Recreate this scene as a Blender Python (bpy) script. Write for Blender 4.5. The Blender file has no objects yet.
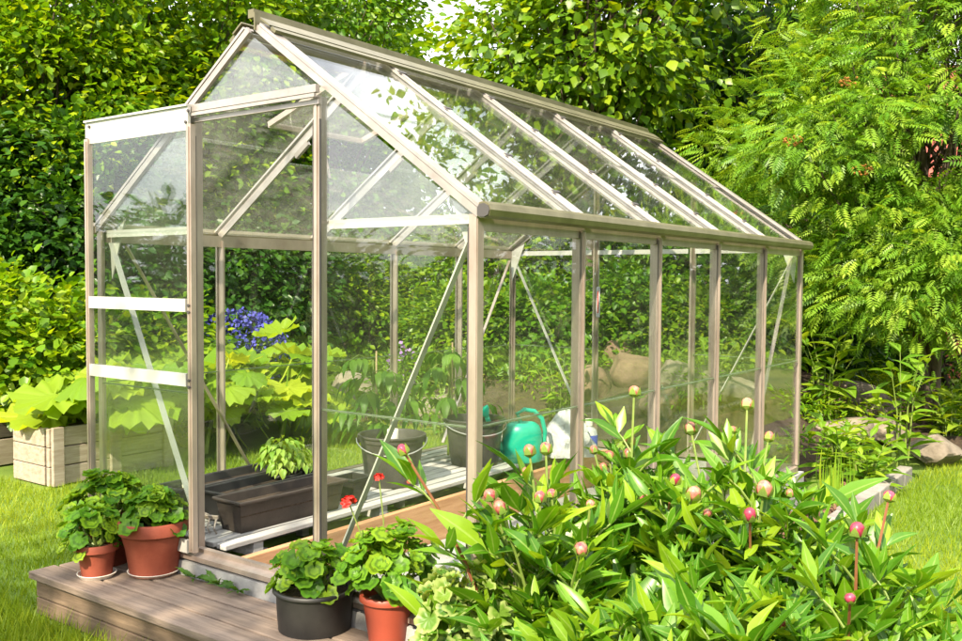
import bpy, math, random
import numpy as np
from mathutils import Vector, Matrix
random.seed(7)
rng = np.random.default_rng(7)
R_ = math.radians
sc = bpy.context.scene
col = sc.collection

# ------------------------------------------------------------------ camera
CAM = np.array([2.630, -2.233, 1.055])
YAW, PITCH, ROLL = 0.62933, 0.04279, 0.00666
FPX = 933.3                                   # focal length in pixels of the 962 px photograph
_f = np.array([-math.sin(YAW)*math.cos(PITCH), math.cos(YAW)*math.cos(PITCH), -math.sin(PITCH)])
_r = np.array([math.cos(YAW), math.sin(YAW), 0.0])
_u = np.cross(_r, _f)
CR = _r*math.cos(ROLL)+_u*math.sin(ROLL)
CU = -_r*math.sin(ROLL)+_u*math.cos(ROLL)
CF = _f
cd = bpy.data.cameras.new('camera'); cam = bpy.data.objects.new('camera', cd); col.objects.link(cam)
cd.sensor_width = 36; cd.lens = FPX/962*36; cd.clip_end = 500; cd.clip_start = 0.05
m = Matrix.Identity(4)
for i in range(3):
    m[i][0] = CR[i]; m[i][1] = CU[i]; m[i][2] = -CF[i]; m[i][3] = CAM[i]
cam.matrix_world = m
sc.camera = cam

# ------------------------------------------------------------------ light
SUN_EL = R_(40); SUN_AZ = math.atan2(0.22, -1.0)      # the sun stands in front of the greenhouse, a little to its right
SD = Vector((math.sin(SUN_AZ)*math.cos(SUN_EL), math.cos(SUN_AZ)*math.cos(SUN_EL), math.sin(SUN_EL)))
sl = bpy.data.lights.new('sun', 'SUN'); sl.energy = 5.0; sl.angle = R_(0.6); sl.color = (1.0, 0.88, 0.66)
so = bpy.data.objects.new('sun', sl); col.objects.link(so)
so.rotation_euler = SD.to_track_quat('Z', 'Y').to_euler(); so.location = (0, 0, 20)
w = bpy.data.worlds.new('World'); sc.world = w; w.use_nodes = True
nt = w.node_tree; nt.nodes.clear()
out = nt.nodes.new('ShaderNodeOutputWorld'); bg = nt.nodes.new('ShaderNodeBackground')
sky = nt.nodes.new('ShaderNodeTexSky'); sky.sky_type = 'NISHITA'; sky.sun_disc = False
sky.sun_elevation = SUN_EL; sky.sun_rotation = SUN_AZ
sky.dust_density = 1.5
tc = nt.nodes.new('ShaderNodeTexCoord'); cn = nt.nodes.new('ShaderNodeTexNoise')
cn.inputs['Scale'].default_value = 2.6; cn.inputs['Detail'].default_value = 6
mp = nt.nodes.new('ShaderNodeMapping'); mp.inputs['Scale'].default_value = (1, 1, 2.2)
cr = nt.nodes.new('ShaderNodeValToRGB'); cr.color_ramp.elements[0].position = .30; cr.color_ramp.elements[1].position = .50
mx = nt.nodes.new('ShaderNodeMixRGB'); mx.inputs[2].default_value = (14.0, 14.0, 14.2, 1)   # sunlit cloud
nt.links.new(tc.outputs['Generated'], mp.inputs[0]); nt.links.new(mp.outputs[0], cn.inputs['Vector'])
nt.links.new(cn.outputs['Fac'], cr.inputs[0]); nt.links.new(cr.outputs[0], mx.inputs[0])
nt.links.new(sky.outputs[0], mx.inputs[1]); nt.links.new(mx.outputs[0], bg.inputs[0])
bg.inputs[1].default_value = 0.095
nt.links.new(bg.outputs[0], out.inputs[0])
vs = sc.view_settings; vs.view_transform = 'Standard'; vs.look = 'None'; vs.exposure = 1.13; vs.gamma = 1.0
vs.use_curve_mapping = False
sc.cycles.use_denoising = True
sc.cycles.max_bounces = 8; sc.cycles.diffuse_bounces = 3; sc.cycles.glossy_bounces = 3
sc.cycles.transmission_bounces = 4; sc.cycles.transparent_max_bounces = 24
sc.cycles.caustics_reflective = False; sc.cycles.caustics_refractive = False
sc.cycles.sample_clamp_indirect = 6

# ------------------------------------------------------------------ pixels to places
def ray(px, py): return CF + CR*(px-481)/FPX + CU*(320.5-py)/FPX
def onz(px, py, z): d = ray(px, py); return CAM + d*((z-CAM[2])/d[2])
def ony(px, py, y): d = ray(px, py); return CAM + d*((y-CAM[1])/d[1])
def onx(px, py, x): d = ray(px, py); return CAM + d*((x-CAM[0])/d[0])
def at(px, py, dist):
    d = ray(px, py); return CAM + d*(dist/math.hypot(d[0], d[1]))
def gp(px, dist, z=None):
    p = at(px, 280, dist); return np.array([p[0], p[1], GZ+mound(p[0], p[1]) if z is None else z])
GZ = -0.25          # lawn
DZ = -0.075         # top of the deck

# ------------------------------------------------------------------ materials
MATS = {}
def new_mat(name):
    mt = bpy.data.materials.new(name); mt.use_nodes = True; MATS[name] = mt
    return mt, mt.node_tree, mt.node_tree.nodes, mt.node_tree.links
def rgb(c): return (c[0], c[1], c[2], 1)
def std(name, c1, c2=None, rough=.6, scale=8, metal=0, bump=0.0, bscale=60, stretch=(1, 1, 1), detail=6, spec=.5, coords='Object', obj_rand=0.0, dist=.004):
    mt, t, n, l = new_mat(name); b = n['Principled BSDF']
    b.inputs['Roughness'].default_value = rough; b.inputs['Metallic'].default_value = metal
    b.inputs['Specular IOR Level'].default_value = spec
    tc = n.new('ShaderNodeTexCoord'); mp = n.new('ShaderNodeMapping'); mp.inputs['Scale'].default_value = stretch
    l.new(tc.outputs[coords], mp.inputs[0])
    if c2 is not None:
        ns = n.new('ShaderNodeTexNoise'); ns.inputs['Scale'].default_value = scale; ns.inputs['Detail'].default_value = detail
        ns.inputs['Roughness'].default_value = .65
        l.new(mp.outputs[0], ns.inputs['Vector'])
        r = n.new('ShaderNodeValToRGB'); r.color_ramp.elements[0].position = .33; r.color_ramp.elements[1].position = .68
        r.color_ramp.elements[0].color = rgb(c1); r.color_ramp.elements[1].color = rgb(c2)
        l.new(ns.outputs['Fac'], r.inputs[0]); last = r.outputs[0]
        if obj_rand:
            oi = n.new('ShaderNodeObjectInfo'); hs = n.new('ShaderNodeHueSaturation')
            mr = n.new('ShaderNodeMapRange'); mr.inputs[3].default_value = 1-obj_rand; mr.inputs[4].default_value = 1+obj_rand
            l.new(oi.outputs['Random'], mr.inputs[0]); l.new(mr.outputs[0], hs.inputs['Value']); l.new(last, hs.inputs['Color']); last = hs.outputs[0]
            ad = n.new('ShaderNodeVectorMath'); ad.operation = 'ADD'; cb = n.new('ShaderNodeCombineXYZ'); ml = n.new('ShaderNodeMath'); ml.operation = 'MULTIPLY'; ml.inputs[1].default_value = 37
            l.new(oi.outputs['Random'], ml.inputs[0]); l.new(ml.outputs[0], cb.inputs[0]); l.new(ml.outputs[0], cb.inputs[1])
            l.new(mp.outputs[0], ad.inputs[0]); l.new(cb.outputs[0], ad.inputs[1]); l.new(ad.outputs[0], ns.inputs['Vector'])
        l.new(last, b.inputs['Base Color'])
    else: b.inputs['Base Color'].default_value = rgb(c1)
    if bump:
        n2 = n.new('ShaderNodeTexNoise'); n2.inputs['Scale'].default_value = bscale; n2.inputs['Detail'].default_value = 4
        l.new(mp.outputs[0], n2.inputs['Vector'])
        bp = n.new('ShaderNodeBump'); bp.inputs['Strength'].default_value = bump; bp.inputs['Distance'].default_value = dist
        l.new(n2.outputs['Fac'], bp.inputs['Height']); l.new(bp.outputs[0], b.inputs['Normal'])
    return mt
def leaf(name, cols, trans=.45, gloss=.08, rough=.4, source='attr', zone=None, edge=None, rib=False):
    """thin leaf: diffuse + translucent + a little gloss, tint differs from leaf to leaf"""
    mt, t, n, l = new_mat(name); n.remove(n['Principled BSDF']); o = n['Material Output']
    if source == 'attr':
        a = n.new('ShaderNodeAttribute'); a.attribute_name = 'rnd'; src = a.outputs['Fac']
    else:
        a = n.new('ShaderNodeObjectInfo'); src = a.outputs['Random']
    r = n.new('ShaderNodeValToRGB'); e = r.color_ramp.elements
    while len(e) < len(cols): e.new(.5)
    for i, c in enumerate(cols): e[i].position = i/(len(cols)-1); e[i].color = rgb(c)
    l.new(src, r.inputs[0]); c = r.outputs[0]
    if zone or edge:
        za = n.new('ShaderNodeAttribute'); za.attribute_name = 'rad'
        zr = n.new('ShaderNodeValToRGB'); ze = zr.color_ramp.elements
        st = []
        if zone: st += [(0, 0), (.38, 0), (.5, 1), (.66, 1), (.76, 0)]
        else: st += [(0, 0), (.6, 0), (.82, 1), (1, 1)]
        while len(ze) < len(st): ze.new(.5)
        for i, (p, v) in enumerate(st): ze[i].position = p; ze[i].color = (v, v, v, 1)
        l.new(za.outputs['Fac'], zr.inputs[0])
        ml = n.new('ShaderNodeMath'); ml.operation = 'MULTIPLY'; ml.inputs[1].default_value = .6
        l.new(zr.outputs[0], ml.inputs[0])
        mxx = n.new('ShaderNodeMixRGB'); l.new(ml.outputs[0], mxx.inputs[0]); l.new(c, mxx.inputs[1]); mxx.inputs[2].default_value = rgb(zone or edge); c = mxx.outputs[0]
    if rib:
        za = n.new('ShaderNodeAttribute'); za.attribute_name = 'rad'; zr = n.new('ShaderNodeValToRGB'); ze = zr.color_ramp.elements
        ze[0].position = .03; ze[0].color = (.55, .55, .55, 1); ze[1].position = .16; ze[1].color = (0, 0, 0, 1); l.new(za.outputs['Fac'], zr.inputs[0])
        mxx = n.new('ShaderNodeMixRGB'); l.new(zr.outputs[0], mxx.inputs[0]); l.new(c, mxx.inputs[1]); mxx.inputs[2].default_value = (.34, .46, .12, 1); c = mxx.outputs[0]
        tcx = n.new('ShaderNodeTexCoord'); nsx = n.new('ShaderNodeTexNoise'); nsx.inputs['Scale'].default_value = 5; l.new(tcx.outputs['Object'], nsx.inputs['Vector'])
        mrx = n.new('ShaderNodeMapRange'); mrx.inputs[3].default_value = .7; mrx.inputs[4].default_value = 1.3; l.new(nsx.outputs['Fac'], mrx.inputs[0])
        hsx = n.new('ShaderNodeHueSaturation'); l.new(mrx.outputs[0], hsx.inputs['Value']); l.new(c, hsx.inputs['Color']); c = hsx.outputs[0]
    d = n.new('ShaderNodeBsdfDiffuse'); tr = n.new('ShaderNodeBsdfTranslucent'); g = n.new('ShaderNodeBsdfGlossy'); g.inputs['Roughness'].default_value = rough
    ht = n.new('ShaderNodeMixRGB'); ht.blend_type = 'MULTIPLY'; ht.inputs[0].default_value = 1; ht.inputs[2].default_value = (1.6, 1.35, .45, 1)
    l.new(c, d.inputs[0]); l.new(c, ht.inputs[1]); l.new(ht.outputs[0], tr.inputs[0])
    m1 = n.new('ShaderNodeMixShader'); m1.inputs[0].default_value = trans; l.new(d.outputs[0], m1.inputs[1]); l.new(tr.outputs[0], m1.inputs[2])
    m2 = n.new('ShaderNodeMixShader'); m2.inputs[0].default_value = gloss*.45; l.new(m1.outputs[0], m2.inputs[1]); l.new(g.outputs[0], m2.inputs[2])
    l.new(m2.outputs[0], o.inputs[0]); return mt
def glass(name, dust=.05, refl=.06):
    mt, t, n, l = new_mat(name); n.remove(n['Principled BSDF']); o = n['Material Output']
    tr = n.new('ShaderNodeBsdfTransparent'); tr.inputs[0].default_value = (.965, .985, .97, 1)
    g = n.new('ShaderNodeBsdfGlossy'); g.inputs['Roughness'].default_value = .015
    lw = n.new('ShaderNodeLayerWeight'); lw.inputs[0].default_value = .5
    pw = n.new('ShaderNodeMath'); pw.operation = 'POWER'; pw.inputs[1].default_value = 4.5; l.new(lw.outputs['Facing'], pw.inputs[0])
    ma = n.new('ShaderNodeMath'); ma.operation = 'MULTIPLY_ADD'; ma.inputs[1].default_value = .9; ma.inputs[2].default_value = refl; l.new(pw.outputs[0], ma.inputs[0])
    mm = n.new('ShaderNodeMixShader'); l.new(ma.outputs[0], mm.inputs[0]); l.new(tr.outputs[0], mm.inputs[1]); l.new(g.outputs[0], mm.inputs[2])
    df = n.new('ShaderNodeBsdfDiffuse'); df.inputs[0].default_value = (.62, .6, .5, 1); tl = n.new('ShaderNodeBsdfTranslucent'); tl.inputs[0].default_value = (.62, .6, .5, 1)
    dm = n.new('ShaderNodeMixShader'); dm.inputs[0].default_value = .5; l.new(df.outputs[0], dm.inputs[1]); l.new(tl.outputs[0], dm.inputs[2])
    tc = n.new('ShaderNodeTexCoord'); ns = n.new('ShaderNodeTexNoise'); ns.inputs['Scale'].default_value = 4; ns.inputs['Detail'].default_value = 9; ns.inputs['Roughness'].default_value = .7
    l.new(tc.outputs['Object'], ns.inputs['Vector'])
    mr = n.new('ShaderNodeMapRange'); mr.inputs[1].default_value = .38; mr.inputs[2].default_value = .72; mr.inputs[3].default_value = dust*.25; mr.inputs[4].default_value = dust*2.2
    l.new(ns.outputs['Fac'], mr.inputs[0])
    m3 = n.new('ShaderNodeMixShader'); l.new(mr.outputs[0], m3.inputs[0]); l.new(mm.outputs[0], m3.inputs[1]); l.new(dm.outputs[0], m3.inputs[2])
    # faint ripple of old glass
    n2 = n.new('ShaderNodeTexNoise'); n2.inputs['Scale'].default_value = 1.7; l.new(tc.outputs['Object'], n2.inputs['Vector'])
    bp = n.new('ShaderNodeBump'); bp.inputs['Strength'].default_value = .12; bp.inputs['Distance'].default_value = .02; l.new(n2.outputs['Fac'], bp.inputs['Height']); l.new(bp.outputs[0], g.inputs['Normal'])
    bp.inputs['Strength'].default_value = .03
    l.new(m3.outputs[0], o.inputs[0]); return mt

std('aluminium', (.40, .315, .265), (.57, .475, .415), rough=.38, scale=9, metal=.6, bump=.12, bscale=140, stretch=(1, 1, .35))
std('pale_aluminium', (.33, .285, .265), (.46, .415, .39), rough=.38, scale=9, metal=.5, bump=.1, bscale=140)
std('roof_aluminium', (.43, .39, .38), (.58, .54, .52), rough=.36, scale=9, metal=.5, bump=.1, bscale=140)
std('seal_grey', (.10, .085, .07), (.2, .17, .14), rough=.8, scale=8)
std('olive_reflect_aluminium', (.14, .125, .065), (.23, .205, .12), rough=.42, scale=7, metal=.5, bump=.1, bscale=100)  # ridge and gutter metal: green reflection of the trees put into the base colour
std('glass_edge', (.10, .14, .08), (.20, .25, .15), rough=.3, scale=12)
std('white_plate', (.52, .50, .47), (.62, .60, .57), rough=.45, scale=5, metal=.3)
std('clip_steel', (.10, .09, .09), rough=.5, metal=.5)
glass('wall_glass', .010, .05); glass('gable_glass', .012, .10); glass('roof_glass', .022, .10); glass('dirty_glass', .08, .06)
std('concrete', (.26, .255, .25), (.42, .41, .40), rough=.9, scale=14, bump=.4, bscale=90)
std('deck_wood', (.135, .098, .074), (.28, .21, .163), rough=.8, scale=5, stretch=(.7, 9, 9), bump=.5, bscale=30, obj_rand=.12)
std('deck_side', (.12, .08, .05), (.24, .165, .105), rough=.85, scale=5, stretch=(.6, 9, 9), bump=.4, bscale=30)
std('bench_wood', (.34, .325, .31), (.50, .485, .465), rough=.8, scale=6, stretch=(9, .6, 9), bump=.3, bscale=30, obj_rand=.08)
std('orange_wood', (.45, .21, .10), (.62, .34, .18), rough=.75, scale=5, stretch=(8, .7, 8), bump=.3, bscale=30)
std('pale_board', (.27, .21, .155), (.44, .37, .30), rough=.85, scale=5, stretch=(6, .8, 9), bump=.4, bscale=40)
std('dark_board', (.05, .04, .032), (.11, .09, .07), rough=.9, scale=6, stretch=(6, .8, 9), bump=.4, bscale=40)
std('terracotta', (.19, .028, .011), (.33, .080, .042), rough=.75, scale=4, bump=.15, bscale=90)
std('red_plastic', (.30, .055, .03), (.36, .07, .04), rough=.42, scale=5)
std('saucer_white', (.66, .60, .52), (.76, .71, .64), rough=.5, scale=6)
std('black_plastic', (.012, .011, .011), (.026, .024, .023), rough=.5, scale=9, bump=.1)
std('bucket_plastic', (.030, .027, .026), (.065, .059, .056), rough=.55, scale=6)
std('planter_plastic', (.026, .019, .016), (.065, .048, .038), rough=.55, scale=6, bump=.15, bscale=60)
std('can_green', (.0, .36, .24), (.005, .44, .31), rough=.35, scale=5)
std('wire', (.55, .54, .52), rough=.4, metal=.8)
std('white_bag', (.40, .40, .42), (.52, .52, .54), rough=.4, scale=4, bump=.8, bscale=22, dist=.02)
std('bag_blue', (.05, .07, .42), rough=.5)
std('soil', (.030, .019, .012), (.075, .048, .030), rough=.95, scale=30, bump=.8, bscale=90, dist=.01)
std('mulch', (.06, .028, .017), (.16, .085, .05), rough=.95, scale=25, bump=.8, bscale=60, dist=.012)
std('chip', (.07, .03, .018), (.24, .13, .08), rough=.9, scale=4)
std('bark', (.06, .042, .03), (.15, .11, .085), rough=.95, scale=8, stretch=(4, 4, .7), bump=.8, bscale=25, dist=.01)
std('rock', (.11, .088, .066), (.27, .225, .18), rough=.9, scale=5, bump=.7, bscale=16, dist=.02, obj_rand=.2)
std('pink_rock', (.11, .065, .045), (.24, .155, .11), rough=.9, scale=5, bump=.7, bscale=16, dist=.02, obj_rand=.1)
std('edging', (.19, .17, .155), (.32, .295, .27), rough=.9, scale=9, bump=.5, bscale=40, obj_rand=.12)
std('stalk_green', (.12, .20, .03), (.22, .26, .06), rough=.5, scale=20)
std('stalk_red', (.20, .055, .03), (.26, .12, .05), rough=.5, scale=9)
std('twig', (.12, .085, .05), (.2, .15, .10), rough=.9, scale=9)
std('cane', (.46, .33, .18), (.58, .45, .27), rough=.7, scale=9)
std('petal_red', (.62, .012, .010), (.75, .03, .02), rough=.6, scale=40)
std('petal_blue', (.025, .03, .27), (.09, .09, .42), rough=.6, scale=20)
std('petal_purple', (.20, .09, .30), (.34, .2, .44), rough=.6, scale=20)
std('berry_orange', (.26, .085, .015), (.36, .16, .03), rough=.6, scale=20)
std('red_roof', (.26, .05, .035), (.38, .10, .07), rough=.8, scale=14, bump=.5, bscale=20)
std('red_wall', (.30, .055, .04), (.36, .08, .055), rough=.8, scale=8)
std('house_trim', (.75, .74, .7), rough=.6)
std('window_dark', (.03, .035, .04), rough=.15)
std('seed_paper', (.72, .66, .5), (.8, .76, .62), rough=.7, scale=8)
std('fork_steel', (.34, .27, .22), (.5, .44, .38), rough=.5, scale=20, metal=.5)
std('bud_pink', (.36, .035, .06), (.46, .25, .15), rough=.4, scale=1.3, detail=3, obj_rand=.25)
std('bud_magenta', (.30, .015, .05), (.44, .07, .12), rough=.4, scale=1.3, detail=3, obj_rand=.2)
# lawn
lm = std('lawn', (.07, .14, .010), (.17, .25, .022), rough=.95, scale=1.1, detail=12, bump=.6, bscale=120, dist=.02)
leaf('grass_blade', [(.12, .21, .012), (.21, .31, .018), (.34, .40, .035)], trans=.4, gloss=.03)
leaf('leaf_hazel', [(.05, .13, .006), (.14, .27, .008), (.33, .42, .012)], trans=.45, gloss=.07)
leaf('leaf_yellow', [(.035, .12, .003), (.14, .28, .006), (.40, .49, .014)], trans=.45, gloss=.05)
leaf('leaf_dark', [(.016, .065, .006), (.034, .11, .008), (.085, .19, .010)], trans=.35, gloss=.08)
leaf('leaf_mid', [(.04, .13, .006), (.10, .23, .008), (.25, .37, .013)], trans=.4, gloss=.06)
leaf('leaf_rowan', [(.07, .20, .014), (.17, .33, .025), (.36, .49, .05)], trans=.42, gloss=.06)
leaf('leaf_peony', [(.045, .15, .006), (.075, .21, .008), (.13, .29, .010), (.27, .41, .018)], trans=.38, gloss=.08, rough=.36, source='obj', rib=True)
leaf('leaf_peony_mass', [(.045, .15, .006), (.075, .21, .008), (.13, .29, .010), (.27, .41, .018)], trans=.38, gloss=.08, rough=.36, source='attr', rib=True)
leaf('leaf_geranium', [(.06, .18, .010), (.13, .28, .014), (.25, .38, .02)], trans=.35, gloss=.04, source='obj', zone=(.035, .09, .012))
leaf('leaf_pale_edge', [(.055, .15, .018), (.11, .23, .025), (.18, .29, .035)], trans=.35, gloss=.05, source='obj', edge=(.44, .50, .18))
leaf('leaf_squash', [(.16, .30, .02), (.27, .40, .025), (.40, .48, .035)], trans=.5, gloss=.05, source='obj')
leaf('leaf_basil', [(.19, .36, .04), (.28, .44, .06), (.38, .50, .09)], trans=.4, gloss=.06, source='obj')
leaf('leaf_tomato', [(.06, .16, .016), (.13, .26, .025)], trans=.45, gloss=.04, source='obj')
leaf('leaf_perennial', [(.09, .22, .012), (.17, .32, .02), (.30, .42, .03)], trans=.42, gloss=.07, source='obj', rib=True)
leaf('leaf_dandelion', [(.05, .13, .015), (.09, .18, .025)], trans=.35, gloss=.05, source='obj')

# ------------------------------------------------------------------ mesh helpers
def mesh_np(name, V, F, mat, smooth=False, rnd=None, rad=None):
    V = np.asarray(V, np.float32).reshape(-1, 3); F = np.asarray(F, np.int32)
    me = bpy.data.meshes.new(name); k = F.shape[1]
    me.vertices.add(len(V)); me.vertices.foreach_set('co', V.ravel())
    me.loops.add(F.size); me.loops.foreach_set('vertex_index', F.ravel())
    me.polygons.add(len(F)); me.polygons.foreach_set('loop_start', np.arange(0, F.size, k, dtype=np.int32))
    me.update(calc_edges=True)
    for nm, a in (('rnd', rnd), ('rad', rad)):
        if a is not None:
            at_ = me.attributes.new(nm, 'FLOAT', 'POINT'); at_.data.foreach_set('value', np.asarray(a, np.float32))
    me.materials.append(MATS[mat])
    if smooth: me.polygons.foreach_set('use_smooth', np.ones(len(F), bool))
    return me
def link(name, me, parent=None, mw=None, loc=None):
    o = bpy.data.objects.new(name, me); col.objects.link(o)
    if parent is not None: o.parent = parent
    if mw is not None: o.matrix_basis = mw
    if loc is not None: o.location = loc
    return o
def tag(o, label, cat, group=None, kind=None):
    o['label'] = label
    if cat: o['category'] = cat
    if group: o['group'] = group
    if kind: o['kind'] = kind
    return o
def thing(name, label, cat, loc=(0, 0, 0), group=None, rz=0):
    e = bpy.data.objects.new(name, None); col.objects.link(e); e.location = tuple(float(v) for v in loc); e.empty_display_size = .1
    e.rotation_euler.z = rz
    return tag(e, label, cat, group)
class MB:
    def __init__(s): s.v = []; s.f = []
    def add(s, V, F):
        b = len(s.v); s.v += [tuple(float(q) for q in p) for p in V]; s.f += [tuple(i+b for i in f) for f in F]; return s
    def box(s, c, d, rot=None):
        V = [(x*d[0]/2, y*d[1]/2, z*d[2]/2) for x in (-1, 1) for y in (-1, 1) for z in (-1, 1)]
        if rot is not None: V = [tuple(rot @ Vector(p)) for p in V]
        V = [(p[0]+c[0], p[1]+c[1], p[2]+c[2]) for p in V]
        return s.add(V, [(0, 1, 3, 2), (4, 6, 7, 5), (0, 4, 5, 1), (2, 3, 7, 6), (0, 2, 6, 4), (1, 5, 7, 3)])
    def extrude(s, prof, p0, p1, xdir):
        """a 2-D profile run from p0 to p1; profile x along xdir"""
        p0 = Vector(p0); p1 = Vector(p1); d = (p1-p0).normalized(); X = Vector(xdir); X = (X-d*X.dot(d)).normalized(); Y = d.cross(X)
        n = len(prof); V = [p+X*a+Y*b for p in (p0, p1) for a, b in prof]
        return s.add(V, [tuple(range(n))[::-1], tuple(range(n, 2*n))]+[(i, (i+1) % n, n+(i+1) % n, n+i) for i in range(n)])
    def tube(s, pts, rad, n=6, caps=True):
        pts = [Vector(p) for p in pts]
        if not hasattr(rad, '__len__'): rad = [rad]*len(pts)
        V = []; F = []; ref = Vector((.31, .17, .93)) if abs((pts[-1]-pts[0]).normalized().z) < .9 else Vector((.9, .2, .1))
        for i, p in enumerate(pts):
            d = (pts[min(i+1, len(pts)-1)]-pts[max(i-1, 0)]).normalized(); X = ref.cross(d).normalized(); Y = d.cross(X)
            for k in range(n):
                a = 2*math.pi*k/n; V.append(p+(X*math.cos(a)+Y*math.sin(a))*rad[i])
        for i in range(len(pts)-1):
            for k in range(n): F.append((i*n+k, i*n+(k+1) % n, (i+1)*n+(k+1) % n, (i+1)*n+k))
        if caps: F += [tuple(range(n))[::-1], tuple(range((len(pts)-1)*n, len(pts)*n))]
        return s.add(V, F)
    def lathe(s, prof, n=24, c=(0, 0, 0), sy=1.0):
        V = []; F = []
        for r, z in prof:
            for k in range(n):
                a = 2*math.pi*k/n; V.append((c[0]+r*math.cos(a), c[1]+r*math.sin(a)*sy, c[2]+z))
        for i in range(len(prof)-1):
            for k in range(n): F.append((i*n+k, i*n+(k+1) % n, (i+1)*n+(k+1) % n, (i+1)*n+k))
        if prof[0][0] > 1e-4: F.append(tuple(range(n))[::-1])
        if prof[-1][0] > 1e-4: F.append(tuple(range((len(prof)-1)*n, len(prof)*n)))
        return s.add(V, F)
    def mesh(s, name, mat, smooth=False, bevel=0):
        me = bpy.data.meshes.new(name); me.from_pydata(s.v, [], s.f); me.update()
        me.materials.append(MATS[mat])
        if smooth:
            me.polygons.foreach_set('use_smooth', np.ones(len(me.polygons), bool)); me.set_sharp_from_angle(angle=R_(45))
        return me
    def build(s, name, mat, parent=None, smooth=False, bevel=0, loc=None):
        o = link(name, s.mesh(name, mat, smooth), parent, loc=loc)
        if bevel:
            b = o.modifiers.new('bevel', 'BEVEL'); b.width = bevel; b.segments = 2; b.limit_method = 'ANGLE'
        return o
def V3(p): return Vector((float(p[0]), float(p[1]), float(p[2])))

# leaf templates: quads only -----------------------------------------------------------
def blade(n, width, fold=.18, bend=.25, peak=.42, wave=0.0):
    """lance or ovate leaf along +y, length 1"""
    V = []; F = []
    for i in range(n+1):
        t = i/n; wd = width*.5*((t/peak)**.75 if t < peak else max(0, 1-((t-peak)/(1-peak))**1.5)) if 0 < t < 1 else .008
        z = -bend*t*t; wv = wave*math.sin(t*9)
        V += [(-wd, t, z+fold*wd*2+wv), (0, t, z), (wd, t, z+fold*wd*2-wv)]
    for i in range(n):
        a = 3*i; F += [(a, a+1, a+4, a+3), (a+1, a+2, a+5, a+4)]
    return np.array(V), np.array(F)
def disc_leaf(rim=18, rings=3, lobes=5, lobe=.10, scallop=.05, cup=.25, notch=.5, ruffle=.05):
    V = [(0, 0, 0)]; F = []; rad = [0.0]
    for j in range(1, rings+1):
        q = j/rings
        for k in range(rim):
            a = -math.pi/2+notch/2*q+(2*math.pi-notch*q)*k/(rim-1)
            rr = 1+q*(lobe*math.cos(lobes*(a-math.pi/2))+scallop*(1 if k % 2 else -1))
            V.append((rr*q*.5*math.cos(a), rr*q*.5*math.sin(a)+.12, cup*q*q*.4+ruffle*q*math.sin(k*2.3)))
            rad.append(q)
    T = []
    for k in range(rim-1): T.append((0, 1+k, 1+k+1, 1+k+1))
    for j in range(rings-1):
        for k in range(rim-1):
            a = 1+j*rim+k; F.append((a, a+rim, a+rim+1, a+1))
    return np.array(V), F, [t[:3] for t in T], rad
def disc_mesh(name, mat, **k):
    V, F, T, rad = disc_leaf(**k)
    me = bpy.data.meshes.new(name); me.from_pydata([tuple(v) for v in V], [], [tuple(f) for f in T]+[tuple(f) for f in F]); me.update()
    a = me.attributes.new('rad', 'FLOAT', 'POINT'); a.data.foreach_set('value', np.array(rad, np.float32))
    me.materials.append(MATS[mat]); me.polygons.foreach_set('use_smooth', np.ones(len(me.polygons), bool))
    return me
def frames(D, N):
    """rotation matrices with y along D and z near N"""
    D = D/np.linalg.norm(D, axis=1, keepdims=True); X = np.cross(D, N); X /= np.linalg.norm(X, axis=1, keepdims=True)+1e-9
    Z = np.cross(X, D); return np.stack([X, D, Z], axis=2)
def scatter(T, P, D, N, S):
    TV, TF = T; M = frames(D, N)
    V = np.einsum('nij,kj->nki', M, TV)*S[:, None, None]+P[:, None, :]
    F = (TF[None]+(np.arange(len(P))*len(TV))[:, None, None]).reshape(-1, TF.shape[1])
    rnd = np.repeat(rng.random(len(P)), len(TV))
    return V.reshape(-1, 3), F, rnd
def unit(n):
    a = rng.normal(size=(n, 3)); return a/np.linalg.norm(a, axis=1, keepdims=True)
def lmat(p, d, nrm, s):
    """matrix placing a leaf at p along d with normal near nrm"""
    d = V3(d).normalized(); X = d.cross(V3(nrm)).normalized(); Z = X.cross(d)
    M = Matrix.Identity(4)
    for i in range(3): M[i][0] = X[i]*s; M[i][1] = d[i]*s; M[i][2] = Z[i]*s; M[i][3] = float(p[i])
    return M
TL_OV = (np.array([(0, 0, 0), (-.30, .28, .08), (-.27, .62, .05), (0, 1, -.10), (.27, .62, .05), (.30, .28, .08)]), np.array([(0, 3, 2, 1), (0, 5, 4, 3)]))
TL_RD = (np.array([(0, 0, 0), (-.40, .30, .07), (-.36, .72, .03), (0, 1, -.14), (.36, .72, .03), (.40, .30, .07)]), np.array([(0, 3, 2, 1), (0, 5, 4, 3)]))
TL_LN = (np.array([(0, 0, 0), (-.15, .35, .04), (-.12, .65, .0), (0, 1, -.14), (.12, .65, .0), (.15, .35, .04)]), np.array([(0, 3, 2, 1), (0, 5, 4, 3)]))
TL_BIG = blade(4, .82, .10, .22, .45)
def pinnate(pairs=6):
    V = []; F = []
    def lf(b, d, ln):
        d = np.array(d); d = d/np.linalg.norm(d); s = np.array((-d[1], d[0], 0)); b = np.array(b); k = len(V)
        V.extend([b, b+d*ln*.45+s*ln*.17+(0, 0, .02), b+d*ln+(0, 0, -.03), b+d*ln*.45-s*ln*.17+(0, 0, .02)]); F.append((k, k+1, k+2, k+3))
    for i in range(pairs):
        t = .22+.66*i/(pairs-1); ln = .34*(1-.25*abs(i-2.2)/3)
        for s in (-1, 1): lf((0, t, -.18*t*t), (s, .55, -.2), ln)
    lf((0, .92, -.16), (0, 1, -.3), .3)
    return np.array([np.array(v) for v in V]), np.array(F)
TL_PIN = pinnate()
# ------------------------------------------------------------------ the setting
def structure(o): o['kind'] = 'structure'; return o
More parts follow.
